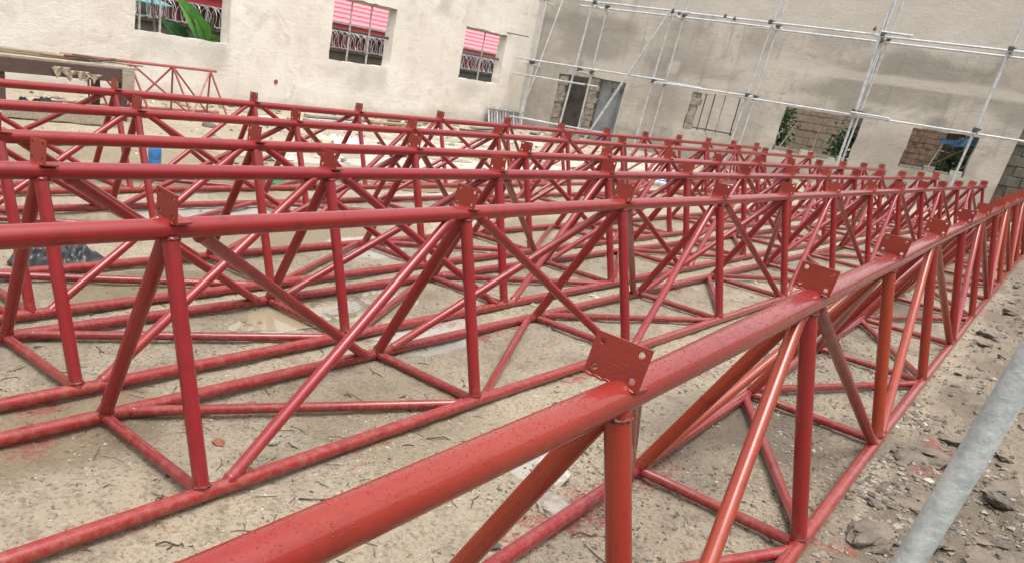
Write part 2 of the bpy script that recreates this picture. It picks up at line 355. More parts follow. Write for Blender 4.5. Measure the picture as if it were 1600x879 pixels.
for i in TR:                      # overspray of red paint beside every bottom pipe
    y, x0, ph, cu, dz, sl = TR[i]
    n = (Xf-x0)/(SP*math.cos(ph)); yc = y+SP*n*math.sin(ph)+cu*1.5*0.01*n*n
    for off, sg in ((-WN, 31), (WF, 32)):
        d = np.abs(Yf-(yc+off)); stain = np.maximum(stain, np.exp(-(d/0.11)**2)*sstep(0.12, 0.6, fbm(Xf*1.7, Yf*1.7, 3, sg+i)))
for a in [(2.02, 1.66, .14, .06, .2), (1.55, .2, .5, .1, 0), (2.1, .06, .3, .08, 0), (3.1, .12, .25, .08, .1), (2.55, .9, .25, .12, .4), (4.6, .0, .4, .07, 0), (1.9, 2.3, .2, .1, .3), (2.2, .95, .2, .1, 0), (1.05, 2.75, .3, .1, 0)]: stain = np.maximum(stain, .9*blob(*a, wob=.9, s=60))
for nm, arr in (('damp', damp), ('pale', pale), ('grey', grey), ('stain', stain)):
    at = me.attributes.new(nm, 'FLOAT', 'POINT'); at.data.foreach_set('value', arr.astype(np.float32))
g = link('ground', me, GROUND); tag(g, None, None, kind='structure')
def gz(x, y): return float(ground_z(np.array([x]), np.array([y]))[0])

# muddy puddles: level sheets that the uneven ground breaks through
for k, (cx, cy, rx, ry) in enumerate([(3.25, 3.08, .75, .22), (4.4, 7.8, 1.5, .55), (5.6, 6.75, .9, .3), (7.6, 8.6, 1.4, .45), (9.8, 9.7, 1.8, .5), (12.5, 8.5, 2, .5), (8.6, 6.2, 1.2, .3), (6.4, 4.5, .9, .25), (14, 11, 2.4, .6), (16, 6.5, 2, .4)]):
    v = [(cx, cy, -0.006)]; N = 40
    for j in range(N):
        a = 2*math.pi*j/N; q = 1+0.35*float(fbm(np.array([math.cos(a)*1.3+k*7]), np.array([math.sin(a)*1.3]), 3, 70)[0])
        v.append((cx+rx*q*math.cos(a), cy+ry*q*math.sin(a), -0.006))
    o = link('puddle', mesh('puddle', v, [(0, 1+j, 1+(j+1) % N) for j in range(N)]), WATER); tag(o, None, None, kind='structure')

# ------------------------------------------------------------------ walls with openings
KX, KY = 22.6, 14.0
def wall_mesh(name, L0, L1, H, openings, thick, K, D, N, seed, fields, step=0.16, H0=-0.3):
    us = {L0, L1}; zs = {H0, H}
    for a, b, c, d in openings: us |= {a, b}; zs |= {max(c, H0), d}
    def fill(s):
        s = sorted(s); o = [s[0]]
        for a, b in zip(s, s[1:]):
            n = max(1, int(round((b-a)/step)))
            o += [a+(b-a)*k/n for k in range(1, n+1)]
        return np.array(o)
    U = fill(us); Zs = fill(zs)
    solid = np.ones((len(Zs)-1, len(U)-1), bool)
    um = (U[:-1]+U[1:])/2; zm = (Zs[:-1]+Zs[1:])/2
    for a, b, c, d in openings:
        solid &= ~(((um > a) & (um < b))[None, :] & ((zm > c) & (zm < d))[:, None])
    UU, ZZ = np.meshgrid(U, Zs)
    isb = np.zeros(UU.shape, bool)
    nb = np.zeros(UU.shape, int); tot = np.zeros(UU.shape, int)
    for dz in (0, 1):
        for du in (0, 1):
            nb[dz:dz+solid.shape[0], du:du+solid.shape[1]] += solid; tot[dz:dz+solid.shape[0], du:du+solid.shape[1]] += 1
    isb = (nb < tot) & (nb > 0)
    ju = np.where(isb, 0.034*fbm(UU*4, ZZ*4, 3, seed), 0); jz = np.where(isb, 0.034*fbm(UU*4, ZZ*4, 3, seed+3), 0)
    jn = 0.010*fbm(UU*1.1, ZZ*1.1, 4, seed+6)+0.004*fbm(UU*5, ZZ*5, 2, seed+8)
    vs = []; att = {k: [] for k in fields}
    for layer, off in ((0, 0.0), (1, thick)):
        for r in range(UU.shape[0]):
            for c in range(UU.shape[1]):
                p = K+D*float(UU[r, c]+ju[r, c])+N*(off+(float(jn[r, c]) if layer == 0 else 0)); p.z = float(ZZ[r, c]+jz[r, c]); vs.append(p)
    for k, fn in fields.items():
        a = fn(UU, ZZ).ravel(); att[k] = np.concatenate([a, a])
    nc = UU.shape[1]; nl = UU.size; f = []
    fl = [];
    for r in range(solid.shape[0]):
        for c in range(solid.shape[1]):
            if not solid[r, c]: continue
            a, b, d, e = r*nc+c, r*nc+c+1, (r+1)*nc+c+1, (r+1)*nc+c
            f.append((a, b, d, e)); f.append((nl+e, nl+d, nl+b, nl+a))
            for dr, dc, p, q in ((-1, 0, a, b), (0, 1, b, d), (1, 0, d, e), (0, -1, e, a)):
                rr, cc = r+dr, c+dc
                if rr < 0 or cc < 0 or rr >= solid.shape[0] or cc >= solid.shape[1] or not solid[rr, cc]:
                    f.append((q, p, nl+p, nl+q))
    me = mesh(name, vs, f)
    for k in fields:
        at = me.attributes.new(k, 'FLOAT', 'POINT'); at.data.foreach_set('value', np.asarray(att[k], np.float32))
    return me

# left wall: plane y = 14
LK, LD, LN = Vector((KX, KY, 0)), Vector((1, 0, 0)), Vector((0, 1, 0))
WINS = [(-14.28, -12.08), (-9.16, -6.94), (-3.93, -1.80)]
def l_damp(U, Zz):
    d = np.zeros(U.shape)
    for a, b in WINS:
        inx = sstep(a-.25, a+.15, U)*sstep(b+.2, b-.2, U)
        d = np.maximum(d, inx*sstep(1.4, 1.15, Zz)*(0.55+0.5*fbm(U*1.2, Zz*1.2, 4, 80))*sstep(0.2, 0.9, Zz))
    d = np.maximum(d, 0.75*sstep(0.55, 0.05, Zz+0.35*fbm(U*.9, Zz*.9, 4, 81)))
    d = np.maximum(d, 0.8*sstep(.35, .7, fbm(U*.7, Zz*1.1, 4, 83)))
    return d
wl = thing('plastered_wall', 'long cream plastered wall with three unglazed window openings along the back left', 'wall', (KX, KY, 0))
me = wall_mesh('wall_face', -24, 0.02, 4.7, [(a, b, 1.26, 2.64) for a, b in WINS] + [(-19.5, -17.3, 1.26, 2.64)], 0.30, Vector((0, 0, 0)), LD, LN, 3,
               {'damp': l_damp, 'light': lambda U, Zz: 0.8*sstep(.15, .6, fbm(U*.45, Zz*.6, 4, 84))})
link('wall_face', me, PL_L, wl)
def bar(parent, name, p0, p1, r, mat, n=8, sq=False):
    m = MB(); m.tube(p0, p1, r, 4 if sq else n); return m.build(name, mat, parent, smooth=not sq)
def wpt(K, D, N, s, z, n): return K+D*s+N*n+Vector((0, 0, z))
O0 = Vector((0, 0, 0))
for k, (a, b) in enumerate(WINS):
    if k == 0: vs_ = [(a+.17, a+.17, BAR), (a+.62, a+.62, BAR), (a+.32, a+.52, DARKBAR)]
    elif k == 1: vs_ = [(a+.72, a+.74, BAR), (a+1.42, a+1.44, BAR)]
    else: vs_ = [(a+1.12, a+1.13, BAR)]
    for s0, s1, mt in vs_: bar(wl, 'window_bar', wpt(O0, LD, LN, s1, 1.24, .13), wpt(O0, LD, LN, s0, 2.66, .13), .024, mt)
    if k: bar(wl, 'window_bar', wpt(O0, LD, LN, a-.03, 1.965, .18), wpt(O0, LD, LN, b+.03, 1.95, .18), .03, WOOD_D if k == 1 else DARKBAR)
    # rough timber lintel edge left under the top of the opening
    m = MB(); m.box(wpt(O0, LD, LN, (a+b)/2, 2.622, .15), (b-a+.1, .22, .05)); m.build('lintel_board', WOOD, wl)
# bar stub sticking out of the wall near the corner
bar(wl, 'steel_stub', wpt(O0, LD, LN, -2.1, 2.72, .05), wpt(O0, LD, LN, -.9, 2.73, -.16), .014, DARKBAR)
m = MB(); m.tube((-9.62-1.1, -.02, .62), (-9.62-1.1, .03, .62), .05, 14); m.build('drain_hole', MAROON, wl)

# right wall
RA = R(102-180); RD = Vector((math.cos(RA), math.sin(RA), 0)); RN = Vector((-math.sin(RA), math.cos(RA), 0))
wr = thing('plastered_wall', 'grey brown plastered wall with two doorways and three rough openings behind the scaffolding', 'wall', (KX, KY, 0))
ROP = [(.93, 1.93, -0.3, 1.85), (1.95+.02, 3.05, -0.3, 1.88), (5.05, 6.43, .89, 1.93), (7.62, 9.56, .72, 1.90), (10.76, 12.24, .86, 1.88)]
def r_damp(U, Zz):
    d = 0.85*sstep(2.1, 2.5, Zz+.3*fbm(U*.6, Zz*.6, 3, 90))*sstep(3.75, 3.35, Zz+.25*fbm(U*.8, Zz, 3, 91))*sstep(-.25, .35, fbm(U*.35, Zz*.5, 3, 92)+.12)
    d = np.maximum(d, .6*sstep(.5, 0, Zz+.4*fbm(U, Zz, 3, 93)))
    d = np.maximum(d, .75*sstep(.25, .6, fbm(U*.7, Zz*.9, 4, 94)))
    return d
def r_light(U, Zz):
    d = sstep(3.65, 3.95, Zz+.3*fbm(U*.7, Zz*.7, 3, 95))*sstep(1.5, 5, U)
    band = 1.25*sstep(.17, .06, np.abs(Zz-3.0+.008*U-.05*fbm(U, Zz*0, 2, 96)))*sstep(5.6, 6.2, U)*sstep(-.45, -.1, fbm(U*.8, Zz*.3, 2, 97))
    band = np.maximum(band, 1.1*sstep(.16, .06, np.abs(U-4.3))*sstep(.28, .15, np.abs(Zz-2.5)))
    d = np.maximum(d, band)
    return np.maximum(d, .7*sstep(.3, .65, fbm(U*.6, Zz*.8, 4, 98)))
me = wall_mesh('wall_face', 0.0, 13.02, 5.5, ROP, 0.28, Vector((0, 0, 0)), RD, RN, 11, {'damp': r_damp, 'light': r_light})
link('wall_face', me, PL_R, wr)
RK = Vector((KX, KY, 0))
# a blue-grey sheet stands in the second doorway
def rbox(parent, name, s0, s1, z0, z1, n0, n1, mat, K=O0, bevel=0):
    m = MB(); c = wpt(K, RD, RN, (s0+s1)/2, (z0+z1)/2, (n0+n1)/2); Mx = Matrix((RD, RN, Vector((0, 0, 1)))).transposed()
    m.box(c, (s1-s0, n1-n0, z1-z0), Mx); return m.build(name, mat, parent, bevel=bevel)
dr = thing('sheet_door', 'blue grey metal sheet filling the second doorway from the corner', 'door', wpt(RK, RD, RN, 2.65, 0, .2))
rbox(dr, 'door_leaf', -.38, .44, 0.02, 1.85, .02, .05, SHEETDOOR)
for s in (-.1, .18): rbox(dr, 'stiffener', s, s+.04, .03, 1.84, -.012, .017, SHEETDOOR)
for s in (.02, .30):
    m = MB(); c = wpt(O0, RD, RN, s, 1.62, -.02); m.path([c+RD*.05*math.cos(t)+Vector((0, 0, .05*math.sin(t))) for t in np.linspace(.6, 5.4, 12)], .012); m.build('ring_handle', DARKBAR, dr, True)
# bare block jambs left where the plaster stops short of the openings
jb = random.Random(8)
for a, b, z0, z1 in ((.93, 1.2, -.1, 1.85), (1.97, 2.25, -.1, 1.88), (5.05, 5.3, .89, 1.93)):
    z = z0
    while z < z1-.05:
        h = jb.uniform(.14, .22); e = min(z+h, z1); rbox(wr, 'jamb_block', a+.004, b+jb.uniform(-.05, .03), z, e-.006, .012+jb.uniform(0, .03), .27, jb.choice([JAMB, MORTAR, JAMB]), K=O0, bevel=.012); z = e
# bars in the small pale opening
for s, mt in ((5.42, DARKBAR), (5.66, DARKBAR), (5.95, BAR), (6.36, DARKBAR)):
    bar(wr, 'window_bar', wpt(O0, RD, RN, s+.02, .88, .15), wpt(O0, RD, RN, s, 1.94, .15), .018, mt)
bar(wr, 'window_bar', wpt(O0, RD, RN, 5.3, .955, .12), wpt(O0, RD, RN, 6.46, .95, .12), .02, DARKBAR)
# rough sill remnants: broken blocks along the two big openings
brk = random.Random(5)
for a, b, z in ((7.62, 9.56, .72), (10.76, 12.24, .86)):
    s = a+.03
    while s < b-.12:
        L = brk.uniform(.2, .42); h = brk.uniform(.05, .15); e = min(s+L, b-.02)
        rbox(wr, 'broken_sill_block', s, e-.012, z-.02, z+h, .02+brk.uniform(0, .05), .2, brk.choice([BLOCKM, STONE_P, STONE]), bevel=.012); s = e
# stretch of bare block wall past the ragged end of the plaster
bw = thing('block_wall', 'bare olive grey block wall past the ragged right end of the plaster', 'wall', wpt(RK, RD, RN, 13.0, 0, .1))
core = rbox(bw, 'mortar_core', .02, 4, -.2, 2.4, .02, .3, BLOCKD)
bm_ = None
for row in range(10):
    for k in range(9):
        s0 = k*.45+(.22 if row % 2 else 0)+.03
        o = rbox(bw, 'block', s0, s0+.43, -.15+row*.25, .08+row*.25, -.01-brk.uniform(0, .018), .1, BLOCKD, bevel=.01)

# the two remaining walls of the roofless hall, behind and beside the camera
for nm, lb, c, d in (('plastered_wall', 'plastered wall of the roofless hall behind the camera, opposite the cream wall', (8, -7.2, 2.6), (36, .3, 5.8)),
                     ('plastered_wall', 'plastered end wall of the roofless hall to the left, opposite the scaffolding', (-9.8, 3.4, 2.6), (.3, 20.8, 5.8))):
    m = MB(); m.box((0, 0, 0), d); o = m.build(nm, PL_L, None); o.location = c; tag(o, lb, 'wall')

# ------------------------------------------------------------------ what stands behind the right wall
# dark room behind the doorways, with an added half roof sized to dim it
rm = thing('back_room', 'dark room under an added half roof, seen through the first narrow doorway', 'room', wpt(RK, RD, RN, 0, 0, .3))
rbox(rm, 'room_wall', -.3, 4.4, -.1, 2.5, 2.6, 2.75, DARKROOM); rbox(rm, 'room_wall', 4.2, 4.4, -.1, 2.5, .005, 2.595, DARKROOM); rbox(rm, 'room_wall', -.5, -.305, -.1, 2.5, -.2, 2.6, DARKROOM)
rbox(rm, 'shade_roof', -.5, 4.5, 2.505, 2.65, .0, 1.5, DARKROOM)
# pale outer wall seen through the small opening
pw = thing('outer_wall', 'pale plastered wall standing outside the small barred opening', 'wall', wpt(RK, RD, RN, 4.42, 0, 4.2))
rbox(pw, 'wall_face', -.6, 3.2, -.1, 2.3, 0, .2, PL_L)
def brick_wall(name, label, s0, s1, z1, n, bw_, bh, mat, seed):
    rr = random.Random(seed); t = thing(name, label, 'wall', wpt(RK, RD, RN, s0, 0, n))
    rbox(t, 'mortar_core', 0, s1-s0, -.1, z1, .03, .25, MORTAR)
    row = 0; z = .5
    while z < z1-.02:
        s = -(bw_/2 if row % 2 else 0)
        while s < s1-s0:
            a, b = max(s, 0), min(s+bw_-.014, s1-s0)
            if b-a > .04: rbox(t, 'brick', a, b, z, min(z+bh-.014, z1), rr.uniform(-.012, .008), .06, mat)
            s += bw_
        z += bh; row += 1
    return t
brick_wall('brick_wall', 'brown mud brick wall outside the widest opening', 7.6, 9.5, 2.3, 3.0, .40, .22, BRICK, 1)
brick_wall('brick_wall', 'red brown brick pier on the left side of the rightmost opening', 10.75, 11.7, 2.4, 1.6, .26, .15, RBRICK, 2)
# leafy bushes
def leaf_cloud(mb, c, rad, n, size, rr, clumps=14):
    cs = []
    for _ in range(clumps):
        while True:
            p = Vector((rr.uniform(-1, 1), rr.uniform(-1, 1), rr.uniform(-1, 1)))
            if .25 < p.length < 1: break
        cs.append(Vector((p.x*rad[0], p.y*rad[1], p.z*rad[2])))
    for _ in range(n):
        q = rr.choice(cs); s_ = .36
        p = c+q+Vector((rr.gauss(0, rad[0]*s_*.5), rr.gauss(0, rad[1]*s_*.5), rr.gauss(0, rad[2]*s_*.5)))
        d = Vector((rr.gauss(0, 1), rr.gauss(0, 1), rr.gauss(-.3, .8))).normalized(); e = d.orthogonal().normalized()
        e = (Matrix.Rotation(rr.uniform(0, 6.28), 3, d) @ e); L = size*rr.uniform(.6, 1.3); W = L*.28; nn = d.cross(e)*L*.08
        mb.add([p, p+d*L*.5+e*W+nn, p+d*L, p+d*L*.5-e*W+nn], [(0, 1, 2), (0, 2, 3)])
def bush(label, loc, rad, n, size, mat, seed, cat='bush', group=None):
    rr = random.Random(seed); t = thing('leafy_bush', label, cat, loc, group)
    m = MB()
    for _ in range(7):
        tip = Vector((rr.uniform(-.7, .7)*rad[0], rr.uniform(-.7, .7)*rad[1], rad[2]*rr.uniform(1.0, 1.7))); mid = tip*.5+Vector((rr.uniform(-.1, .1), rr.uniform(-.1, .1), .05))
        m.path([(0, 0, 0), mid, tip], [.035, .022, .008], 6)
    m.build('stem', TWIG, t, True)
    m = MB(); leaf_cloud(m, Vector((0, 0, rad[2])), rad, n, size, rr, 22); m.build('foliage', mat, t)
    return t
bush('dark green bush outside the left edge of the widest opening', wpt(RK, RD, RN, 7.2, 0, 1.6), (.62, .7, 1.1), 3000, .13, LEAF2, 11)
bush('leafy bush behind the right side of the widest opening', wpt(RK, RD, RN, 10.0, 0, 1.9), (.65, .8, 1.2), 3600, .13, LEAF, 12)
bush('dark shrub outside the rightmost opening beside the blue cloth', wpt(RK, RD, RN, 12.3, 0, 1.9), (.9, .7, 1.15), 3600, .14, LEAF, 13)
rm2 = thing('shed', 'dark timber shed standing outside the rightmost opening', 'shed', wpt(RK, RD, RN, 11.55, 0, 2.9))
for k in range(11): rbox(rm2, 'board', k*.2, k*.2+.19, 0, 2.3, 0, .03+.01*(k % 2), WOOD_D)
rbox(rm2, 'shed_roof', -.2, 2.5, 2.31, 2.36, -.3, 1.2, BAR)
# blue cloth hung over the scaffold tube in the rightmost opening
m = MB(); nu, nv = 16, 10; vv = []
for i in range(nu):
    for j in range(nv):
        u_, v_ = i/(nu-1), j/(nv-1)
        s = 11.45+.95*u_; z = 1.80-.06*math.sin(u_*5)-(.26*v_*(.35+.65*u_))+.12*(u_-.5); n = .34+.05*math.sin(u_*14+v_*3)+.05*v_*math.sin(u_*7)
        vv.append(wpt(RK, RD, RN, s, z, n))
m.add(vv, [(i*nv+j, i*nv+j+1, (i+1)*nv+j+1, (i+1)*nv+j) for i in range(nu-1) for j in range(nv-1)])
o = m.build('cloth', BLUEC, None, True); sd_ = o.modifiers.new('solid', 'SOLIDIFY'); sd_.thickness = .01
tag(o, 'blue cloth draped across the top of the rightmost opening', 'cloth')
def stick(label, p0, p1, r, mat, name='wooden_stick', cat='stick', bend=.03):
    p0, p1 = Vector(p0), Vector(p1); rr = random.Random(hash(label) % 1000 if False else len(label)); pts = []
    for k in range(7):
        t = k/6; pts.append(p0.lerp(p1, t)+Vector((rr.uniform(-1, 1), rr.uniform(-1, 1), rr.uniform(-1, 1)))*bend*(0 if k in (0, 6) else 1)*r*8)
    m = MB(); m.path(pts, [r*(1.1-.25*k/6) for k in range(7)], 8); o = m.build(name, mat, None, True); return tag(o, label, cat)
stick('pale stick leaning in the left half of the widest opening', wpt(RK, RD, RN, 7.78, .8, .1), wpt(RK, RD, RN, 8.02, 1.55, .22), .02, WOOD)
stick('thin upright stick in the middle of the widest opening', wpt(RK, RD, RN, 8.62, .8, .12), wpt(RK, RD, RN, 8.62, 1.5, .2), .014, WOOD)
stick('pale stick standing in the left half of the rightmost opening', wpt(RK, RD, RN, 11.4, .9, .08), wpt(RK, RD, RN, 11.55, 1.6, .2), .016, WOOD)
stick('dark branch slanting across the rightmost opening', wpt(RK, RD, RN, 11.45, 1.02, .2), wpt(RK, RD, RN, 12.15, 1.62, .25), .022, TWIG)

# ------------------------------------------------------------------ what stands behind the left wall
bwl = thing('boundary_wall', 'dark mossy boundary wall outside the left windows with wire on top', 'wall', (6, 17, 0))
m = MB(); m.box((12.5, .1, .7), (27, .2, 1.5)); m.build('wall_face', MOSSY, bwl)
m = MB(); m.box((12.5, .1, 1.475), (27, .26, .05)); m.build('coping', MOSSY, bwl)
m = MB()
for k in range(10): m.tube((k*2.9+.3, .1, 1.4), (k*2.9+.35, .1, 2.0), .02, 6)
o = m.build('wire_post', BAR, bwl)
rz_ = thing('razor_wire', 'coils of bright razor wire along the top of the dark boundary wall', 'wire', (6, 17.1, 1.5))
for rad_, zz, ph in ((.24, .26, 0), (.24, .26, .5)):
    m = MB(); n = 27*72
    pts = [(t*27/n+.04*math.sin(t*.37), rad_*math.cos(t*2*math.pi/20+ph*6.28), zz+rad_*math.sin(t*2*math.pi/20+ph*6.28)) for t in range(n)]
    m.path(pts, .0085, 4); m.build('coil', RAZOR, rz_)
m = MB(); m.tube((0, 0, .05), (27, 0, .05), .012, 5); m.tube((0, 0, .5), (27, 0, .5), .008, 5); m.build('line_wire', RAZOR, rz_)

hs_ = thing('neighbour_house', 'neighbouring house with pink red tiled roof seen through the left windows', 'house', (13.6, 21, 0))
m = MB(); m.box((10, 1.0, 1.05), (20, .2, 2.2)); m.build('wall', MAROON, hs_)
m = MB(); m.box((10, 0, 2.24), (20.6, .06, .20)); m.build('fascia', FASCIA, hs_)
m = MB(); m.box((10, -.07, 2.37), (20.6, .12, .05)); m.build('gutter', BAR, hs_)
m = MB(); m.box((10, .53, 2.12), (20.4, .86, .03)); m.build('soffit', MAROON, hs_)
for k in range(5):
    m = MB(); m.box((2.2+k*4, .885, 1.45), (1.4, .03, 1.0)); w_ = m.build('window', WOOD_D, hs_)
# roof of stepped tile courses with a rolled profile
m = MB(); nr, pit = 13, R(27); cw = .38; nxr = 20*10
for c in range(nr):
    y0, z0 = -.1+c*cw*math.cos(pit), 2.36+c*cw*math.sin(pit)+.0
    va, vb, vc = [], [], []
    for k in range(nxr+1):
        x = -.3+k*20.6/nxr; pr = .018*abs(math.sin(math.pi*x/.42))
        va.append((x, y0, z0+.05+pr)); vb.append((x, y0+cw*math.cos(pit)+.03, z0+cw*math.sin(pit)+.004+pr)); vc.append((x, y0+.002, z0-.02+pr))
    n = nxr+1
    m.add(va+vb+vc, [(k, k+1, n+k+1, n+k) for k in range(nxr)]+[(2*n+k, 2*n+k+1, k+1, k) for k in range(nxr)])
m.build('roof', ROOF, hs_)
# teal canopy in the first window
tc = thing('teal_canopy', 'small teal sheet canopy beyond the first window on the left', 'canopy', (11.4, 19, 0))
m = MB()
for k in range(14): m.box((-.9+k*.13, .4+.0, 1.98+.012*(k % 2)), (.13, 1.2, .02), Matrix.Rotation(R(12), 3, 'X'))
m.build('canopy_sheet', TEAL, tc)
for x in (-.85, .85):
    for y, z in ((0, 1.86), (.9, 2.0)):
        m = MB(); m.tube((x, y, 0), (x, y, z), .03, 8); m.build('canopy_post', BAR, tc, True)
bush('dark leafy bush outside the first window left of the banana plant', (10.5, 18.2, 0), (.8, .5, .95), 3000, .12, LEAF2, 21)
bush('low green bush outside the right part of the first window', (12.9, 16.3, 0), (.5, .4, .85), 2200, .12, LEAF2, 22)
# banana plant
bp = thing('banana_plant', 'banana plant with one bright broad leaf outside the first window', 'plant', (9.75, 15.2, 0))
m = MB(); m.path([(.6, 0, 0), (.66, -.03, .7), (.80, -.1, 1.25)], [.11, .09, .06], 12); m.build('stem', STEM, bp, True)
def banana_leaf(base, tip, width, droop, mat, roll=0):
    base, tip = Vector(base), Vector(tip); n = 18; vv = []; ff = []
    ax = (tip-base).normalized(); side0 = ax.cross(Vector((0.15, -1, .1))).normalized(); side = Matrix.Rotation(roll, 3, ax) @ side0; nrm = side.cross(ax)
    mid = MB(); mp = []
    for k in range(n+1):
        t = k/n; p = base.lerp(tip, t)+nrm*droop*math.sin(t*math.pi)
        wd = width*(math.sin(min(1, t*1.15+.05)*math.pi*.96)**.6 if t < .98 else .02)*(.75+.25*math.cos(t*2))
        mp.append(p+nrm*.012)
        for j, q in enumerate((-1, -.5, 0, .5, 1)):
            vv.append(p+side*wd*q*.5+nrm*(abs(q)**1.5*wd*.16)+nrm*.008*math.sin(k*2.1+j))
    for k in range(n):
        for j in range(4): ff.append((k*5+j, k*5+j+1, (k+1)*5+j+1, (k+1)*5+j))
    m = MB(); m.add(vv, ff); o = m.build('leaf', mat, bp, True); mid.path(mp, [.014*(1-.8*k/n) for k in range(n+1)], 5); mid.build('midrib', STEM, o, True)
banana_leaf((.82, -.2, 1.20), (.02, -.2, 2.08), .56, .06, BANANA, .15)
banana_leaf((.90, -.24, 1.22), (.42, -.3, 1.80), .40, .05, BANANA, -.15)
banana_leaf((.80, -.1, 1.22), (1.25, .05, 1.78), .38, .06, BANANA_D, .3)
banana_leaf((.78, -.15, 1.24), (1.4, -.1, 1.36), .26, .05, BANANA, .25)
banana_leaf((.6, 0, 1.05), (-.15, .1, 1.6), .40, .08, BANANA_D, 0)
# ------------------------------------------------------------------ scaffolding in front of the right wall
sc = thing('scaffolding', 'galvanised tube scaffolding standing in front of the grey plastered wall', 'scaffolding', RK)
SR = .026
def stube(name, s0, z0, n0, s1, z1, n1, r=SR, mat=GALV):
    m = MB(); m.tube(wpt(O0, RD, RN, s0, z0, n0), wpt(O0, RD, RN, s1, z1, n1), r, 12); return m.build(name, mat, sc, True)
FRONT, BACK = -1.2, -.35
std = [.32, 1.86, 4.07, 6.63, 9.24, 11.9]
stdb = [0.03, 2.0, 4.25, 6.76, 9.42, 12.02]
for k, s in enumerate(std):
    b = [0, -.22, -.05, -.05, .1, .02][k]
    stube('standard', s+b, .02, FRONT, s+[.1, .06, .08, .15, -.02, 0][k], 6.5 if k != 5 else 3.86, FRONT, .032 if k in (1, 4) else SR)
for k, s in enumerate(stdb): stube('standard', s, .0, BACK, s+.03, 6.5, BACK, .024)
stube('standard', 9.30, 1.98, FRONT-.06, 9.18, 4.35, FRONT-.06); stube('standard', 9.36, 2.7, FRONT-.0, 9.3, 3.9, FRONT+.07, .02)
for z, n, a, b in ((3.86, FRONT-.055, 1.0, 4.6), (3.84, FRONT-.055, 4.1, 9.35), (3.80, FRONT-.055, 9.1, 13.2), (3.905, FRONT-.055, 9.2, 9.9), (3.80, BACK-.05, 1.2, 6.9), (3.76, BACK-.05, 6.2, 13.2),
                   (2.09, FRONT-.055, -.15, 4.4), (2.0, FRONT-.055, 4.0, 6.8), (1.95, FRONT-.055, 6.5, 9.3), (1.93, FRONT-.055, 9.1, 13.2), (2.06, BACK-.05, 4.0, 5.3), (1.99, FRONT-.11, 9.2, 10.1),
                   (1.64, FRONT-.055, -.2, 2.55), (.38, FRONT-.055, 0, 3.1), (.36, BACK-.05, .1, 3.0)):
    stube('ledger', a, z, n, b, z+rnd.uniform(-.02, .02), n)
for k in range(6):
    for z in (3.80, 2.02): stube('transom', (std[k]+stdb[k])/2+.02, z-.055, FRONT-.25, (std[k]+stdb[k])/2+.06, z-.055, -.02, .022)
stube('brace', 2.52, .02, FRONT-.11, 4.22, 4.25, FRONT-.11, .036)
stube('brace', .35, .5, FRONT-.05, .6, 3.9, BACK, .02)
for k in range(6):
    for z in (3.85, 2.02):
        for n, sx in ((FRONT-.03, std[k]), (BACK-.03, stdb[k])):
            m = MB(); c = wpt(O0, RD, RN, sx+.02, z, n); Mx = Matrix((RD, RN, Vector((0, 0, 1)))).transposed()
            m.box(c, (.11, .11, .10), Mx); m.tube(c+RD*.05, c+RD*.1+Vector((0, 0, .035)), .014, 8); m.tube(c-RN*.05, c-RN*.09, .016, 8); m.build('coupler', COUPL, sc, bevel=.012)
for s, z in ((5.5, 3.86), (5.75, 3.82), (4.3, 3.8), (9.05, 3.94), (9.3, 3.7), (2.2, 1.62)):
    m = MB(); c = wpt(O0, RD, RN, s, z, FRONT-.06); m.box(c, (.07, .08, .07), Matrix((RD, RN, Vector((0, 0, 1)))).transposed()); m.tube(c, c+Vector((0, 0, .07)), .014, 8); m.build('coupler', COUPL, sc, bevel=.012)

# single scaffold pole close to the camera
P1, P2 = Vector((1.6514, -0.0459, 0.7552)), Vector((1.6888, -0.0606, 1.034)); dd = (P2-P1)/(P2.z-P1.z)
m = MB(); base = P1-dd*P1.z; top_ = P1+dd*1.9
m.tube(base, top_, .0255, 48); o = m.build('scaffold_pole', GALV_ROUGH, None, True)
tag(o, 'thick grey galvanised pole standing close to the camera at the right edge', 'pole')

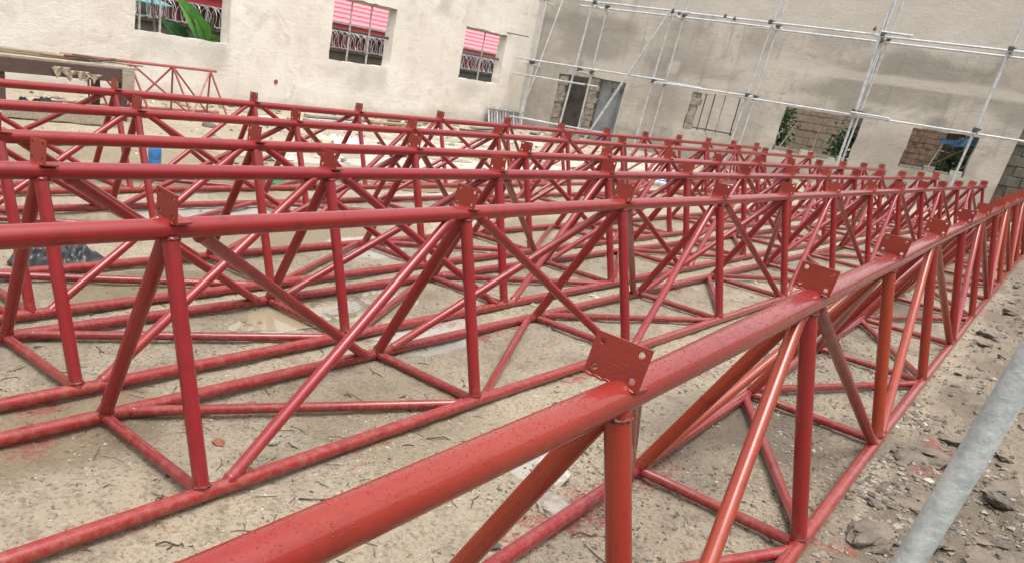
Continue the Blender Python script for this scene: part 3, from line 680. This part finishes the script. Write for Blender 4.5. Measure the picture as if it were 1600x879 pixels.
# ------------------------------------------------------------------ trusses
def weld_prof(L, r, e0, e1, rr):
    p = [(0, r)]
    if e0: p += [(e0-.012, r), (e0-.004, r*1.16), (e0+.004, r*1.17), (e0+.011, r)]
    if e1: p += [(L-e1-.011, r), (L-e1-.004, r*1.16), (L-e1+.004, r*1.17), (L-e1+.012, r)]
    p += [(L, r)]; return p
def cleat_mesh(w=.126, h=.097, t=.007, leg=.052, hole=.0082, seed=0):
    rr = random.Random(seed); m = MB(); cx = (-w/4, w/4); cz = (h/4, 3*h/4)
    off = {(-1, -1): (-.012, -.003), (1, -1): (.012, -.003), (-1, 1): (-.012, .007), (1, 1): (.012, .007)}
    for a, yc in enumerate(cx):
        for b, zc in enumerate(cz):
            oy, oz = off[(-1 if a == 0 else 1, -1 if b == 0 else 1)]
            sq = [(w/4*math.copysign(min(1, abs(math.cos(t_))*1.4143), math.cos(t_)) if abs(math.cos(t_)) > 1e-6 else 0, h/4*math.copysign(min(1, abs(math.sin(t_))*1.4143), math.sin(t_)) if abs(math.sin(t_)) > 1e-6 else 0) for t_ in [k*math.pi/4 for k in range(8)]]
            ho = [(oy+hole*math.cos(k*math.pi/4), oz+hole*math.sin(k*math.pi/4)) for k in range(8)]
            v = []
            for x in (0, t):
                v += [(x, yc+p[0], zc+p[1]) for p in sq]+[(x, yc+p[0], zc+p[1]) for p in ho]
            f = []
            for k in range(8):
                j = (k+1) % 8
                f.append((k, 8+k, 8+j, j)); f.append((16+k, 16+j, 24+j, 24+k)); f.append((8+k, 24+k, 24+j, 8+j))
            m.add(v, f)
    e = h; m.add([(0, -w/2, 0), (0, -w/2, h), (t, -w/2, h), (t, -w/2, 0)], [(0, 1, 2, 3)]); m.add([(0, w/2, 0), (0, w/2, h), (t, w/2, h), (t, w/2, 0)], [(3, 2, 1, 0)])
    m.add([(0, -w/2, h), (0, w/2, h), (t, w/2, h), (t, -w/2, h)], [(0, 1, 2, 3)]); m.add([(0, -w/2, 0), (0, w/2, 0), (t, w/2, 0), (t, -w/2, 0)], [(3, 2, 1, 0)])
    m.box((t+leg/2+.001, 0, .0035), (leg, w-.002, .007))
    # weld bead along the foot
    pts = [(-.004, -w/2*.9+k*w*.9/14, .003+.0015*((k*7) % 3-1)) for k in range(15)]
    m.path(pts, [.0028+.0007*((k*5) % 3) for k in range(15)], 6)
    me = mesh('purlin_cleat', m.v, m.f); me.materials.append(CLEAT); return me
CLEAT_ME = cleat_mesh()
LAB = {1: 'nearest red pipe truss, its thick top pipe crossing the lower middle of the photo', 2: 'second red pipe truss from the camera, beyond the nearest one',
       3: 'third red pipe truss from the camera', 4: 'fourth red pipe truss from the camera', 5: 'fifth red pipe truss, just in front of the farthest long one', 6: 'farthest long red pipe truss, closest to the cream wall'}
RNG = {1: (0, 13), 2: (0, 12), 3: (0, 12), 4: (-2, 11), 5: (-2, 11), 6: (-2, 11)}
RT, RB, RP, RDG, RL = .0445, .0285, .0285, .0238, .0225
def rch(i): return .0435 if i == 1 else .0345
GRP = 'red roof trusses laid side by side on the ground'
def member(parent, name, p, q, r, mat, seg, e0, e1, base, weld):
    p, q = p-base, q-base; L = (q-p).length; m = MB()
    m.tube(p, q, r, seg, prof=weld_prof(L, r, e0, e1, rnd) if weld else None); return m.build(name, mat, parent, True)
for i in TR:
    n0, n1 = RNG[i]; seg = 28 if i == 1 else 18 if i < 4 else 12; weld = i <= 3
    pm = PAINT_O if i == 1 else PAINT
    base = node(i, 0)[0].copy(); base.z = 0
    t = thing('pipe_truss', LAB[i], 'truss', base, GRP)
    N = {n: node(i, n) for n in range(n0, n1+1)}; wb_ = MB()
    ext = .25; ext0 = 2.2 if n0 == 0 else .25
    def chord(name, k, r, mat, sg):
        pts = [N[n][k] for n in range(n0, n1+1)]; a = pts[0]+((pts[0]-pts[1]).normalized()+Vector((0, .022 if i == 1 and k == 0 else 0, 0)))*ext0; b = pts[-1]+(pts[-1]-pts[-2]).normalized()*ext
        fine = [a]
        for u, v in zip(pts, pts[1:]): fine += [u, u.lerp(v, .5)]
        fine += [pts[-1], b]; rr_ = [r*(.87 if i == 1 and k == 0 and q < 2 else 1) for q in range(len(fine))]; m = MB(); m.path([p-base for p in fine], rr_, sg); return m.build(name, mat, t, True)
    chord('top_chord', 0, rch(i), pm, seg+12); chord('bottom_chord', 1, RB, PAINT, seg); chord('bottom_chord', 2, RB, PAINT, seg)
    for n in range(n0, n1+1):
        T_, A_, B_ = N[n]; dn = Vector((0, 0, -1))
        ps = PAINT_O if i == 1 else PAINT
        for Q in (A_, B_):
            u_ = (Q-T_).normalized(); a0 = T_+u_*.026; L = (Q-a0).length; m = MB()
            m.tube(a0-base, Q-base, RP, seg)
            if weld:            # lumpy weld beads where the post meets the pipes
                e1 = u_.orthogonal().normalized(); e2 = u_.cross(e1)
                for c in (T_+u_*(rch(i)*1.02)-base, Q-u_*(RB+.002)-base):
                    wp = [c+(e1*math.cos(2*math.pi*j/24)+e2*math.sin(2*math.pi*j/24))*(RP+.001)+u_*.003*math.sin(j*2.7+n) for j in range(25)]
                    wb_.path(wp, [.0048+.002*math.sin(j*4.1+n) for j in range(25)], 5)
            m.build('post', ps, t, True)
        member(t, 'cross_strut', A_, B_, RL, PAINT, seg, RB+.004, RB+.004, base, weld)
        # purlin cleat on top of the chord
        ph = TR[i][2]+rnd.uniform(-.05, .05); rtop = rch(i)
        o = link('purlin_cleat', CLEAT_ME, None, t, T_-base+Vector((-.004, .014+rnd.uniform(-.006, .006), rtop-.010))); o.rotation_euler = (rnd.uniform(-.06, .06), rnd.uniform(-.05, .09), ph+rnd.uniform(-.07, .07))
        if i == 1 and n == 0: o.location = T_-base+Vector((-.004, .024, rtop-.019)); o.rotation_euler = (.02, .13, TR[i][2])
        if n < n1:
            T2, A2, B2 = N[n+1]; ev = (n % 2 == 0) != (i in (4, 5))
            dx = (T2-T_).normalized()
            # near face: foot at even nodes, head at odd nodes; far face the other way round
            if ev:
                pairs = [(A_+dx*.085, T2-dx*.075), (B2-dx*.085, T_+dx*.075), (B_+dx*.085, A2-dx*.06)]
            else:
                pairs = [(A2-dx*.085, T_+dx*.075), (B_+dx*.085, T2-dx*.075), (B2-dx*.085, A_+dx*.06)]
            dgm = PAINT_O if i == 1 else PAINT
            member(t, 'diagonal', pairs[0][0], pairs[0][1], RDG, dgm, seg, RB+.012, RT+.02, base, weld)
            member(t, 'diagonal', pairs[1][0], pairs[1][1], RDG, dgm, seg, RB+.012, RT+.02, base, weld)
            member(t, 'lacing_bar', pairs[2][0], pairs[2][1], RL, PAINT, seg, RB+.01, RB+.01, base, weld)
    if weld: o = wb_.build('weld_beads', WELD, t, True); o['kind'] = 'stuff'
    if i == 1:      # rain drops on the nearest top pipe
        m = MB(); dr_ = random.Random(4)
        ax = (N[1][0]-N[0][0]).normalized(); sx = ax.cross(Vector((0, 0, 1))).normalized(); rr0 = RT*1.04 if False else .0435
        for _ in range(3600):
            s = dr_.uniform(-1.25, 1.2) if dr_.random() < .7 else dr_.uniform(1.2, 3.2); a = dr_.gauss(0, .62); 
            if abs(s) < .09 or abs(a) > 1.5: continue
            nn = sx*math.sin(a)+Vector((0, 0, 1))*math.cos(a)
            k = s/SP; lo = int(math.floor(k)); cpt = N[max(n0, lo)][0].lerp(N[max(n0, lo)+1][0], k-max(n0, lo))+Vector((0, .022*max(0, -s), 0))
            c = cpt+nn*((rr0 if s > .75 else rr0*(.87+.13*max(0, s)/.775))-.0003)-base; q = dr_.choice((.0009, .001, .0012, .0012, .0015, .0018, .0022)); e = ax; g_ = nn.cross(ax)
            v = []
            for ri, (hh, wd) in enumerate(((0, 1), (.45, .8))):
                for kk in range(6):
                    an = kk*math.pi/3+ri*.5; v.append(c+(e*math.cos(an)+g_*math.sin(an))*q*wd+nn*q*hh*.9)
            v.append(c+nn*q*.62)
            m.add(v, [(kk, (kk+1) % 6, 6+(kk+1) % 6, 6+kk) for kk in range(6)]+[(6+kk, 6+(kk+1) % 6, 12) for kk in range(6)])
        o = m.build('rain_drops', DROP, t, True); o['kind'] = 'stuff'

# short faded truss by the left wall
b7 = Vector((7.25, 12.35, 0)); t = thing('pipe_truss', 'short faded red truss with thin bars near the cream wall behind the workbench', 'truss', b7, GRP)
nn7 = [(-.3+k*.97) for k in range(3)]
top7 = [Vector((-1.0, 0, .79))]+[Vector((x+.28, 0, .79)) for x in nn7]
m = MB(); m.tube((-1.2, 0, .79), (1.78, 0, .79), .026, 10); m.build('top_chord', PAINT_OLD, t, True)
for yy in (-.3, .35):
    m = MB(); m.tube((-1.2, yy, .03), (2.15, yy, .03), .024, 10); m.build('bottom_chord', PAINT_OLD, t, True)
xs7 = [-.75, .0, .85, 1.65]
for k, x in enumerate(xs7):
    for yy in (-.3, .35):
        m = MB(); m.tube((x, 0, .79), (x+.22, yy, .03), .02, 8); m.build('post', PAINT_OLD, t, True)
    m = MB(); m.tube((x+.22, -.3, .03), (x+.22, .35, .03), .018, 8); m.build('cross_strut', PAINT_OLD, t, True)
    if k < 3:
        for yy, fl in ((-.3, k % 2), (.35, 1-k % 2)):
            a, b = ((x, 0, .79), (xs7[k+1]+.2, yy, .03)) if fl else ((x+.24, yy, .03), (xs7[k+1], 0, .79))
            m = MB(); m.tube(a, b, .019, 8); m.build('diagonal', PAINT_OLD, t, True)

# ------------------------------------------------------------------ workbench with planks
wb = thing('workbench', 'wooden workbench with dark brown apron at the far left', 'workbench', (5.0, 11.0, 0))
for k in range(5):
    m = MB(); m.box((.0, .1+k*.205, .765+rnd.uniform(-.004, .004)), (3.2, .195, .035), Matrix.Rotation(rnd.uniform(-.006, .006), 3, 'Z')); m.build('tabletop_plank', WOOD, wb, bevel=.004)
m = MB(); m.box((-.02, .0, .655), (3.0, .03, .185)); m.build('apron', WOOD_D, wb, bevel=.003)
m = MB(); m.box((-.02, .98, .655), (3.0, .03, .185)); m.build('apron', WOOD_D, wb, bevel=.003)
m = MB(); m.box((1.52, .5, .665), (.03, 1.0, .16)); m.build('apron', WOOD, wb, bevel=.003)
for x in (-1.42, -.42, 1.40):
    for y in (.075, .9):
        m = MB(); m.box((x, y, .37), (.11, .09, .74)); m.build('leg', WOOD_D, wb, bevel=.004)
m = MB(); m.box((0, .03, .16), (3.1, .05, .09)); m.build('foot_rail', WOOD, wb, bevel=.004)
for k, (x, y, z, L, rz2, mt, ry) in enumerate([(-.2, .3, .80, 2.4, .02, WOOD_B, 0), (.1, .42, .80, 2.2, -.03, WOOD, .0), (-.4, .55, .80, 2.6, .05, WOOD_B, 0), (.15, .36, .832, 2.0, .06, WOOD, .01), (-.1, .5, .835, 2.3, -.04, WOOD_B, .008)]):
    m = MB(); m.box((0, 0, 0), (L, .09+.01*(k % 3), .028)); o = m.build('timber_plank', mt, None, bevel=.004); o.location = (5+x, 11+y, z); o.rotation_euler = (0, ry, rz2)
    tag(o, ['brown plank at the front of the loose stack on the workbench', 'grey plank in the bottom layer of the stack on the workbench', 'long brown plank at the back of the stack on the workbench', 'grey plank on top of the front of the workbench stack', 'brown plank on top of the middle of the workbench stack'][k], 'plank', 'loose planks on the workbench')
for k, (a, b) in enumerate([((5.2, 11.2, .83), (6.9, 11.35, .80)), ((5.5, 11.1, .845), (6.55, 11.25, .84)), ((5.7, 11.25, .86), (6.45, 11.5, .82)), ((5.9, 11.05, .82), (6.4, 11.3, .86))]):
    stick(['long thin stick poking past the right end of the workbench', 'short branch on the planks of the workbench', 'forked dry branch on the right end of the workbench', 'dark twig across the workbench planks'][k], a, b, .014, TWIG if k != 0 else WOOD_B, 'dry_branch', 'branch')
def crumple(name, label, cat, c, size, h, mat, seed, n=44, drape=None):
    v = []; f = []; rr = np.random.default_rng(seed)
    for i in range(n):
        for j in range(n):
            u_, v_ = i/(n-1)*2-1, j/(n-1)*2-1
            q = 1+.25*float(fbm(np.array([u_*1.5+seed]), np.array([v_*1.5]), 3, seed)[0])
            x, y = u_*size[0]/2*q, v_*size[1]/2*q; edge = max(0, 1-max(abs(u_), abs(v_))**3)
            z = h*edge*(.15+2.2*abs(float(fbm(np.array([u_*2.6+seed]), np.array([v_*3.6]), 2, seed+5)[0]))+.7*abs(float(fbm(np.array([u_*8+seed]), np.array([v_*9]), 2, seed+8)[0])))+.006
            v.append((x, y, z))
    f = [(i*n+j, (i+1)*n+j, (i+1)*n+j+1, i*n+j+1) for i in range(n-1) for j in range(n-1)]
    me = mesh(name, v, f, True); o = link(name, me, mat, None, c); s_ = o.modifiers.new('solid', 'SOLIDIFY'); s_.thickness = .004; return tag(o, label, cat)
# torn cement paper hanging from the right end and from the apron
def hanging(name, label, x0, x1, y, z0, z1, mat, seed):
    n = 14; v = []
    for i in range(n):
        for j in range(n):
            a, b = i/(n-1), j/(n-1); zl = z0+(z1-z0)*b
            v.append((x0+(x1-x0)*a+.02*math.sin(b*6+seed), y-.02-.03*abs(math.sin(a*9+b*4+seed))*b, zl+(.05*math.sin(a*11+seed)+.03*math.sin(a*27))*(1-b)))
    o = link(name, mesh(name, v, [(i*n+j, (i+1)*n+j, (i+1)*n+j+1, i*n+j+1) for i in range(n-1) for j in range(n-1)], True), mat)
    s_ = o.modifiers.new('solid', 'SOLIDIFY'); s_.thickness = .004; return tag(o, label, 'paper')
for k, (x0, x1, z0, z1, lb) in enumerate([(5.26, 5.5, .60, .70, 'torn tan paper flap at the left of the peeling strip on the dark apron'), (5.46, 5.78, .585, .665, 'tan torn paper in the middle of the peeling strip on the dark apron'), (5.74, 5.98, .565, .64, 'small torn paper flap at the right of the peeling strip on the dark apron')]):
    hanging('torn_paper', lb, x0, x1, 10.985, z0, z1, PAPER, k+2)
m = MB(); m.box((1.43, -.025, .60), (.2, .03, .30)); m.build('end_board', WOOD, wb, bevel=.003)
m = MB(); m.box((0, 0, 0), (2.0, .12, .13)); o = m.build('timber_beam', WOOD, None, bevel=.006); o.location = (5.0, 10.7, .075); o.rotation_euler = (0, 0, -.26); tag(o, 'grey timber beam lying on the ground in front of the workbench', 'beam')
m = MB(); m.box((0, 0, 0), (.35, .2, .16)); o = m.build('concrete_block', STONE_P, None, bevel=.01); o.location = (4.55, 10.9, .09); o.rotation_euler = (0, 0, .2); tag(o, 'pale concrete block on the ground under the left part of the workbench', 'block')
crumple('blue_rag', 'blue grey crumpled rag on the ground under the workbench', 'rag', (5.35, 11.6, .02), (.7, .35), .1, SHEETDOOR, 4)

# ------------------------------------------------------------------ loose things on the ground
crumple('plastic_sheet', 'black crumpled plastic sheet on the ground left of the second truss', 'plastic sheet', (2.16, 4.5, 0), (.5, .3), .11, TARP, 8)
crumple('plastic_sheet', 'small black plastic scrap between the far trusses at left', 'plastic sheet', (4.35, 8.9, 0), (.6, .25), .06, TARP, 9)
crumple('green_scrap', 'small green plastic scrap beyond the third truss', 'scrap', (5.75, 6.65, 0), (.3, .16), .05, GREENP, 3)
crumple('white_scrap', 'white plastic scrap lying beyond the far trusses', 'scrap', (9.8, 9.6, 0), (.8, .4), .08, WHITEP, 6)
cn = thing('plastic_canister', 'blue plastic canister standing behind the third truss', 'canister', (4.83, 7.66, gz(4.83, 7.66))); cn.scale = (1, 1, .62)
m = MB(); m.tube((0, 0, 0), (0, 0, .42), .07, 20, prof=[(0, .066), (.01, .072), (.1, .073), (.115, .069), (.13, .073), (.3, .073), (.36, .06), (.39, .03), (.42, .03)]); m.build('body', BLUEP, cn, True)
m = MB(); m.tube((0, 0, .405), (0, 0, .44), .034, 16); m.build('cap', WHITEP, cn, True)
rg = thing('hose_coil', 'white and blue coiled hose on the ground among the right far trusses', 'hose', (14.9, 5.85, .02))
m = MB(); m.path([(.28*math.cos(t)*(1+.02*math.sin(3*t)), .28*math.sin(t), .03+.012*t/6.28) for t in np.linspace(0, 6.28*3, 90)], .028, 8); m.build('hose', WHITEP, rg, True)
m = MB(); m.path([(.17*math.cos(t), .17*math.sin(t), .05+.008*t/6.28) for t in np.linspace(0, 6.28*2, 60)], .02, 8); m.build('inner_hose', BLUEP, rg, True)

# steel grille leaning on the left wall by the corner
gr = thing('steel_grille', 'grey slatted steel grille leaning on the cream wall near the corner', 'grille', (20.3, 13.72, 0))
for k in range(13):
    m = MB(); m.tube((k*.16, 0, .02), (k*.16, .16, .62-.01*k), .022, 6); m.build('slat', BAR if k % 3 else WHITEP, gr, True)
m = MB(); m.box((.95, .13, .3), (1.75, .012, .52), Matrix.Rotation(R(-14), 3, 'X')); m.build('sheet_panel', BAR, gr)
for z, y in ((.1, .01), (.55, .13)):
    m = MB(); m.tube((-.06, y-.03, z), (2.0, y-.03, z-.05), .022, 6); m.build('rail', BAR, gr, True)
# planks, blocks and scrap lying along the foot of the left wall
deb = random.Random(12)
DL = ['flat grey plank lying along the foot of the cream wall', 'brown board lying by the foot of the cream wall', 'pale timber offcut near the steel grille', 'dark plank behind the farthest truss', 'short board on the rubble near the corner', 'long thin batten beside the grey plank', 'warped brown plank near the short truss', 'weathered plank under the second window']
for k, (x, y, L, rz2, mt) in enumerate([(12.2, 12.3, 1.8, .05, BAR), (14.6, 12.6, 1.6, -.1, WOOD_B), (19.0, 12.9, 1.5, .1, WOOD), (17.6, 12.2, 1.4, -.06, WOOD_D), (21.5, 12.7, 1.0, .3, WOOD), (13.0, 12.9, 2.2, .02, WOOD), (10.2, 12.0, 1.3, -.2, WOOD_B), (15.8, 13.2, 1.7, .08, WOOD)]):
    m = MB(); m.box((0, 0, 0), (L, .2, .05)); o = m.build('timber_plank', mt, None, bevel=.006); o.location = (x, y, gz(x, y)+.05); o.rotation_euler = (deb.uniform(-.05, .05), deb.uniform(-.02, .02), rz2); tag(o, DL[k], 'plank')

def rock_mesh(name, seed, sub=2, flat=.6, jag=.35, mat=None):
    bm = bmesh.new(); bmesh.ops.create_icosphere(bm, subdivisions=sub, radius=1); rr = random.Random(seed); ox, oy = rr.uniform(0, 50), rr.uniform(0, 50)
    for v in bm.verts:
        p = v.co; q = 1+jag*float(fbm(np.array([p.x*1.3+ox+p.z]), np.array([p.y*1.3+oy-p.z*.7]), 3, seed % 7)[0])+rr.uniform(-.05, .05)
        v.co = Vector((p.x*q, p.y*q*.8, p.z*q*flat))
        if v.co.z > flat*.55: v.co.z = flat*.55+(v.co.z-flat*.55)*.3
    me = bpy.data.meshes.new(name); bm.to_mesh(me); bm.free()
    if mat: me.materials.append(mat)
    return me
def stone(label, x, y, size, mat, seed, flat=.55, cat='stone', name='stone', group=None, dz=0.0):
    o = link(name, rock_mesh(name, seed, 3, flat, .55), mat, None, (x, y, gz(x, y)+size*flat*.25+dz)); o.scale = (size, size, size); o.rotation_euler = (rnd.uniform(-.2, .2), rnd.uniform(-.2, .2), rnd.uniform(0, 6)); return tag(o, label, cat, group)
stone('pale lump of broken concrete left of the nearest post', 2.66, 1.16, .085, STONE_P, 31)
stone('grey stone half hidden behind the nearest post', 2.42, 1.0, .075, STONE, 32)
stone('small dark angular stone at the bottom beside the nearest post', 2.03, 1.02, .035, STONE_D, 33)
stone('grey stone under the cross strut at lower left', 1.62, 1.88, .03, STONE_D, 34)
stone('red brown stone chip at lower left', 1.66, 2.12, .028, STONE_R, 35)
stone('green grey stone below the near pipe of the second truss', 1.18, 1.5, .03, STONE, 36)
stone('flat grey flake beside the second truss lower pipe', 1.85, 2.0, .03, STONE, 37)
stone('dark block lying on the ground behind the far trusses', 7.9, 10.9, .13, STONE_D, 38)
stone('yellowish block lying beyond the fifth truss', 9.0, 9.3, .2, PAPER, 39, .9, 'block', 'block')
stone('pale lump beside the corner on the rubble', 22.0, 12.6, .2, STONE_P, 40, .9, 'stone')
# dried mud clods on the rough ground to the right
cl = random.Random(21); GC = 'clods of dried mud on the rough ground at the right'
CM = [rock_mesh('mud_clod', 100+k, 3, .42, .7, MUD) for k in range(5)]+[rock_mesh('mud_clod', 120+k, 3, .45, .6, STONE_D) for k in range(1)]
for k in range(210):
    x = cl.uniform(1.7, 5.5) if k < 110 else cl.uniform(5.5, 14); y = .12-abs(cl.gauss(0, .42))-.01*(x-2); s = cl.choice((.02, .025, .03, .04, .05, .065, .09))*cl.uniform(.8, 1.2)
    if (Vector((x, y))-Vector((.8, .03))).length < .3: continue
    if y > .17-s: y = .16-s*1.3
    o = link('mud_clod', cl.choice(CM), None, None, (x, y, gz(x, y)+s*.1)); o.scale = (s*1.25, s, s); o.rotation_euler = (cl.uniform(-.25, .25), cl.uniform(-.25, .25), cl.uniform(0, 6.28))
    tag(o, 'dried mud clod on the rough ground right of the nearest truss', 'clod', GC)
# loose gravel and crumbs: nobody could count them
def gravel(name, pts, mat, seed):
    rr = random.Random(seed); m = MB()
    for x, y, s in pts:
        z = gz2[(x, y)] if False else None
    return m
def scatter(name, n, fn, mat, seed, cluster=True):
    rr = random.Random(seed); P = [fn(rr) for _ in range(n)]
    if cluster:
        A = np.array(P); kk = fbm(A[:, 0]*1.7, A[:, 1]*2.3, 4, seed % 3+61)+.35*fbm(A[:, 0]*7, A[:, 1]*7, 2, seed % 3+66); pr = sstep(-.25, .55, kk); P = [p for p, q in zip(P, pr) if rr.random() < q]
    zz = ground_z(np.array([p[0] for p in P]), np.array([p[1] for p in P])); m = MB()
    base = [(1, 0, 0), (-1, 0, 0), (0, 1, 0), (0, -1, 0), (0, 0, 1), (0, 0, -1)]; fc = [(0, 2, 4), (2, 1, 4), (1, 3, 4), (3, 0, 4), (2, 0, 5), (1, 2, 5), (3, 1, 5), (0, 3, 5)]
    for (x, y, s), z in zip(P, zz):
        a = rr.uniform(0, 6.28); c, sn = math.cos(a), math.sin(a); sx, sy, sz = s*rr.uniform(.7, 1.5), s*rr.uniform(.6, 1.1), s*rr.uniform(.35, .75)
        v = []
        for p in base:
            px, py, pz = p[0]*sx+rr.uniform(-.3, .3)*s, p[1]*sy+rr.uniform(-.3, .3)*s, p[2]*sz
            v.append((x+px*c-py*sn, y+px*sn+py*c, z+pz+sz*.25))
        m.add(v, fc)
    o = m.build(name, mat, None); o['kind'] = 'stuff'; return o
def near(rr):
    x = .9+abs(rr.gauss(0, 2.6)); y = rr.uniform(-1.2, 4.5); return x, y, rr.choice((.0025, .003, .004, .005, .007))*(1+.12*x)
def near2(rr):
    x = .9+abs(rr.gauss(0, 1.3)); y = rr.uniform(-.3, 3.2); return x, y, rr.choice((.0018, .0022, .003, .004, .006))
scatter('gravel', 12000, near, CLOD, 1); scatter('gravel', 5000, near, STONE, 2); scatter('gravel', 2600, near, STONE_P, 3); scatter('gravel', 1200, near, STONE_D, 4)
scatter('gravel', 24000, near2, CLOD, 11); scatter('gravel', 2200, near2, STONE_D, 12); scatter('gravel', 3000, near2, STONE_P, 13)
def under(rr): return rr.uniform(2.2, 7.5), rr.uniform(.1, 1.3), rr.choice((.004, .006, .008, .012))
scatter('gravel', 6000, under, MUD, 14); scatter('gravel', 1500, under, STONE_D, 15); scatter('gravel', 2500, under, CLOD, 16)
def mid(rr): x = rr.uniform(4, 22); return x, rr.uniform(-1, 13), rr.choice((.008, .012, .016, .025))
scatter('gravel', 5000, mid, STONE, 5); scatter('gravel', 3000, mid, STONE_P, 6)
def right(rr): return (rr.uniform(1.5, 6) if rr.random() < .65 else rr.uniform(6, 18)), .2-abs(rr.gauss(0, .6)), rr.choice((.006, .009, .012, .02))
scatter('mud_crumbs', 5000, right, MUD, 7); scatter('mud_crumbs', 3000, right, STONE, 8); scatter('mud_crumbs', 2500, right, STONE_D, 18)
def heap(rr):
    if rr.random() < .5: return rr.uniform(6, 22), 13.9-abs(rr.gauss(0, .55)), rr.choice((.03, .05, .07, .1))
    s = rr.uniform(0, 13); n = -.1-abs(rr.gauss(0, .6)); p = RK+RD*s+RN*n; return p.x, p.y, rr.choice((.03, .05, .07, .1))
def far(rr): return rr.uniform(6, 22), rr.uniform(7.2, 13.6), rr.choice((.02, .03, .045, .07))
scatter('rubble', 700, far, STONE_P, 31); scatter('rubble', 500, far, STONE_D, 32); scatter('rubble', 500, far, BLOCKM, 33)
scatter('rubble', 900, heap, BLOCKM, 9); scatter('rubble', 600, heap, STONE_P, 10)
# dry slivers, stalks and crumbs of bark
lt = random.Random(77); m = MB()
for _ in range(420):
    x = .9+abs(lt.gauss(0, 1.7)); y = lt.uniform(-.2, 3.6); a = lt.uniform(0, 6.28); L = lt.choice((.008, .012, .018, .03, .05)); z = gz(x, y)+.003; c_, s_ = math.cos(a), math.sin(a); b_ = lt.uniform(-.3, .3)*L
    m.path([(x-c_*L, y-s_*L, z), (x-s_*b_, y+c_*b_, z+.003), (x+c_*L, y+s_*L, z)], lt.choice((.0012, .0016, .0024)), 4)
o = m.build('litter', TWIG, None); o['kind'] = 'stuff'
# twigs
TW = [('thin dark twig between the second truss and the nearest thick pipe', (2.45, 1.66), (2.62, 1.5)), ('bent dark twig just above the nearest thick pipe', (2.32, 1.5), (2.55, 1.34)), ('thin pale root lying under the near pipe of the second truss', (1.65, 1.62), (2.0, 1.32)),
      ('short thick twig at lower left of the ground', (1.36, 2.02), (1.42, 1.92)), ('small dark twig at far lower left', (1.18, 1.86), (1.28, 1.92)), ('thin twig near the bottom left edge', (1.1, 1.68), (1.2, 1.62)), ('dark twig right of the nearest post', (2.33, .86), (2.45, .78)), ('thin straight twig under the nearest cross strut', (2.5, .78), (2.62, .72)), ('twig in front of the black plastic sheet', (1.9, 3.6), (2.2, 3.65))]
for k, (lb, a, b) in enumerate(TW):
    stick(lb, (a[0], a[1], gz(*a)+.006), (b[0], b[1], gz(*b)+.006), .003 if k != 3 else .006, TWIG, 'twig', 'twig', .5)
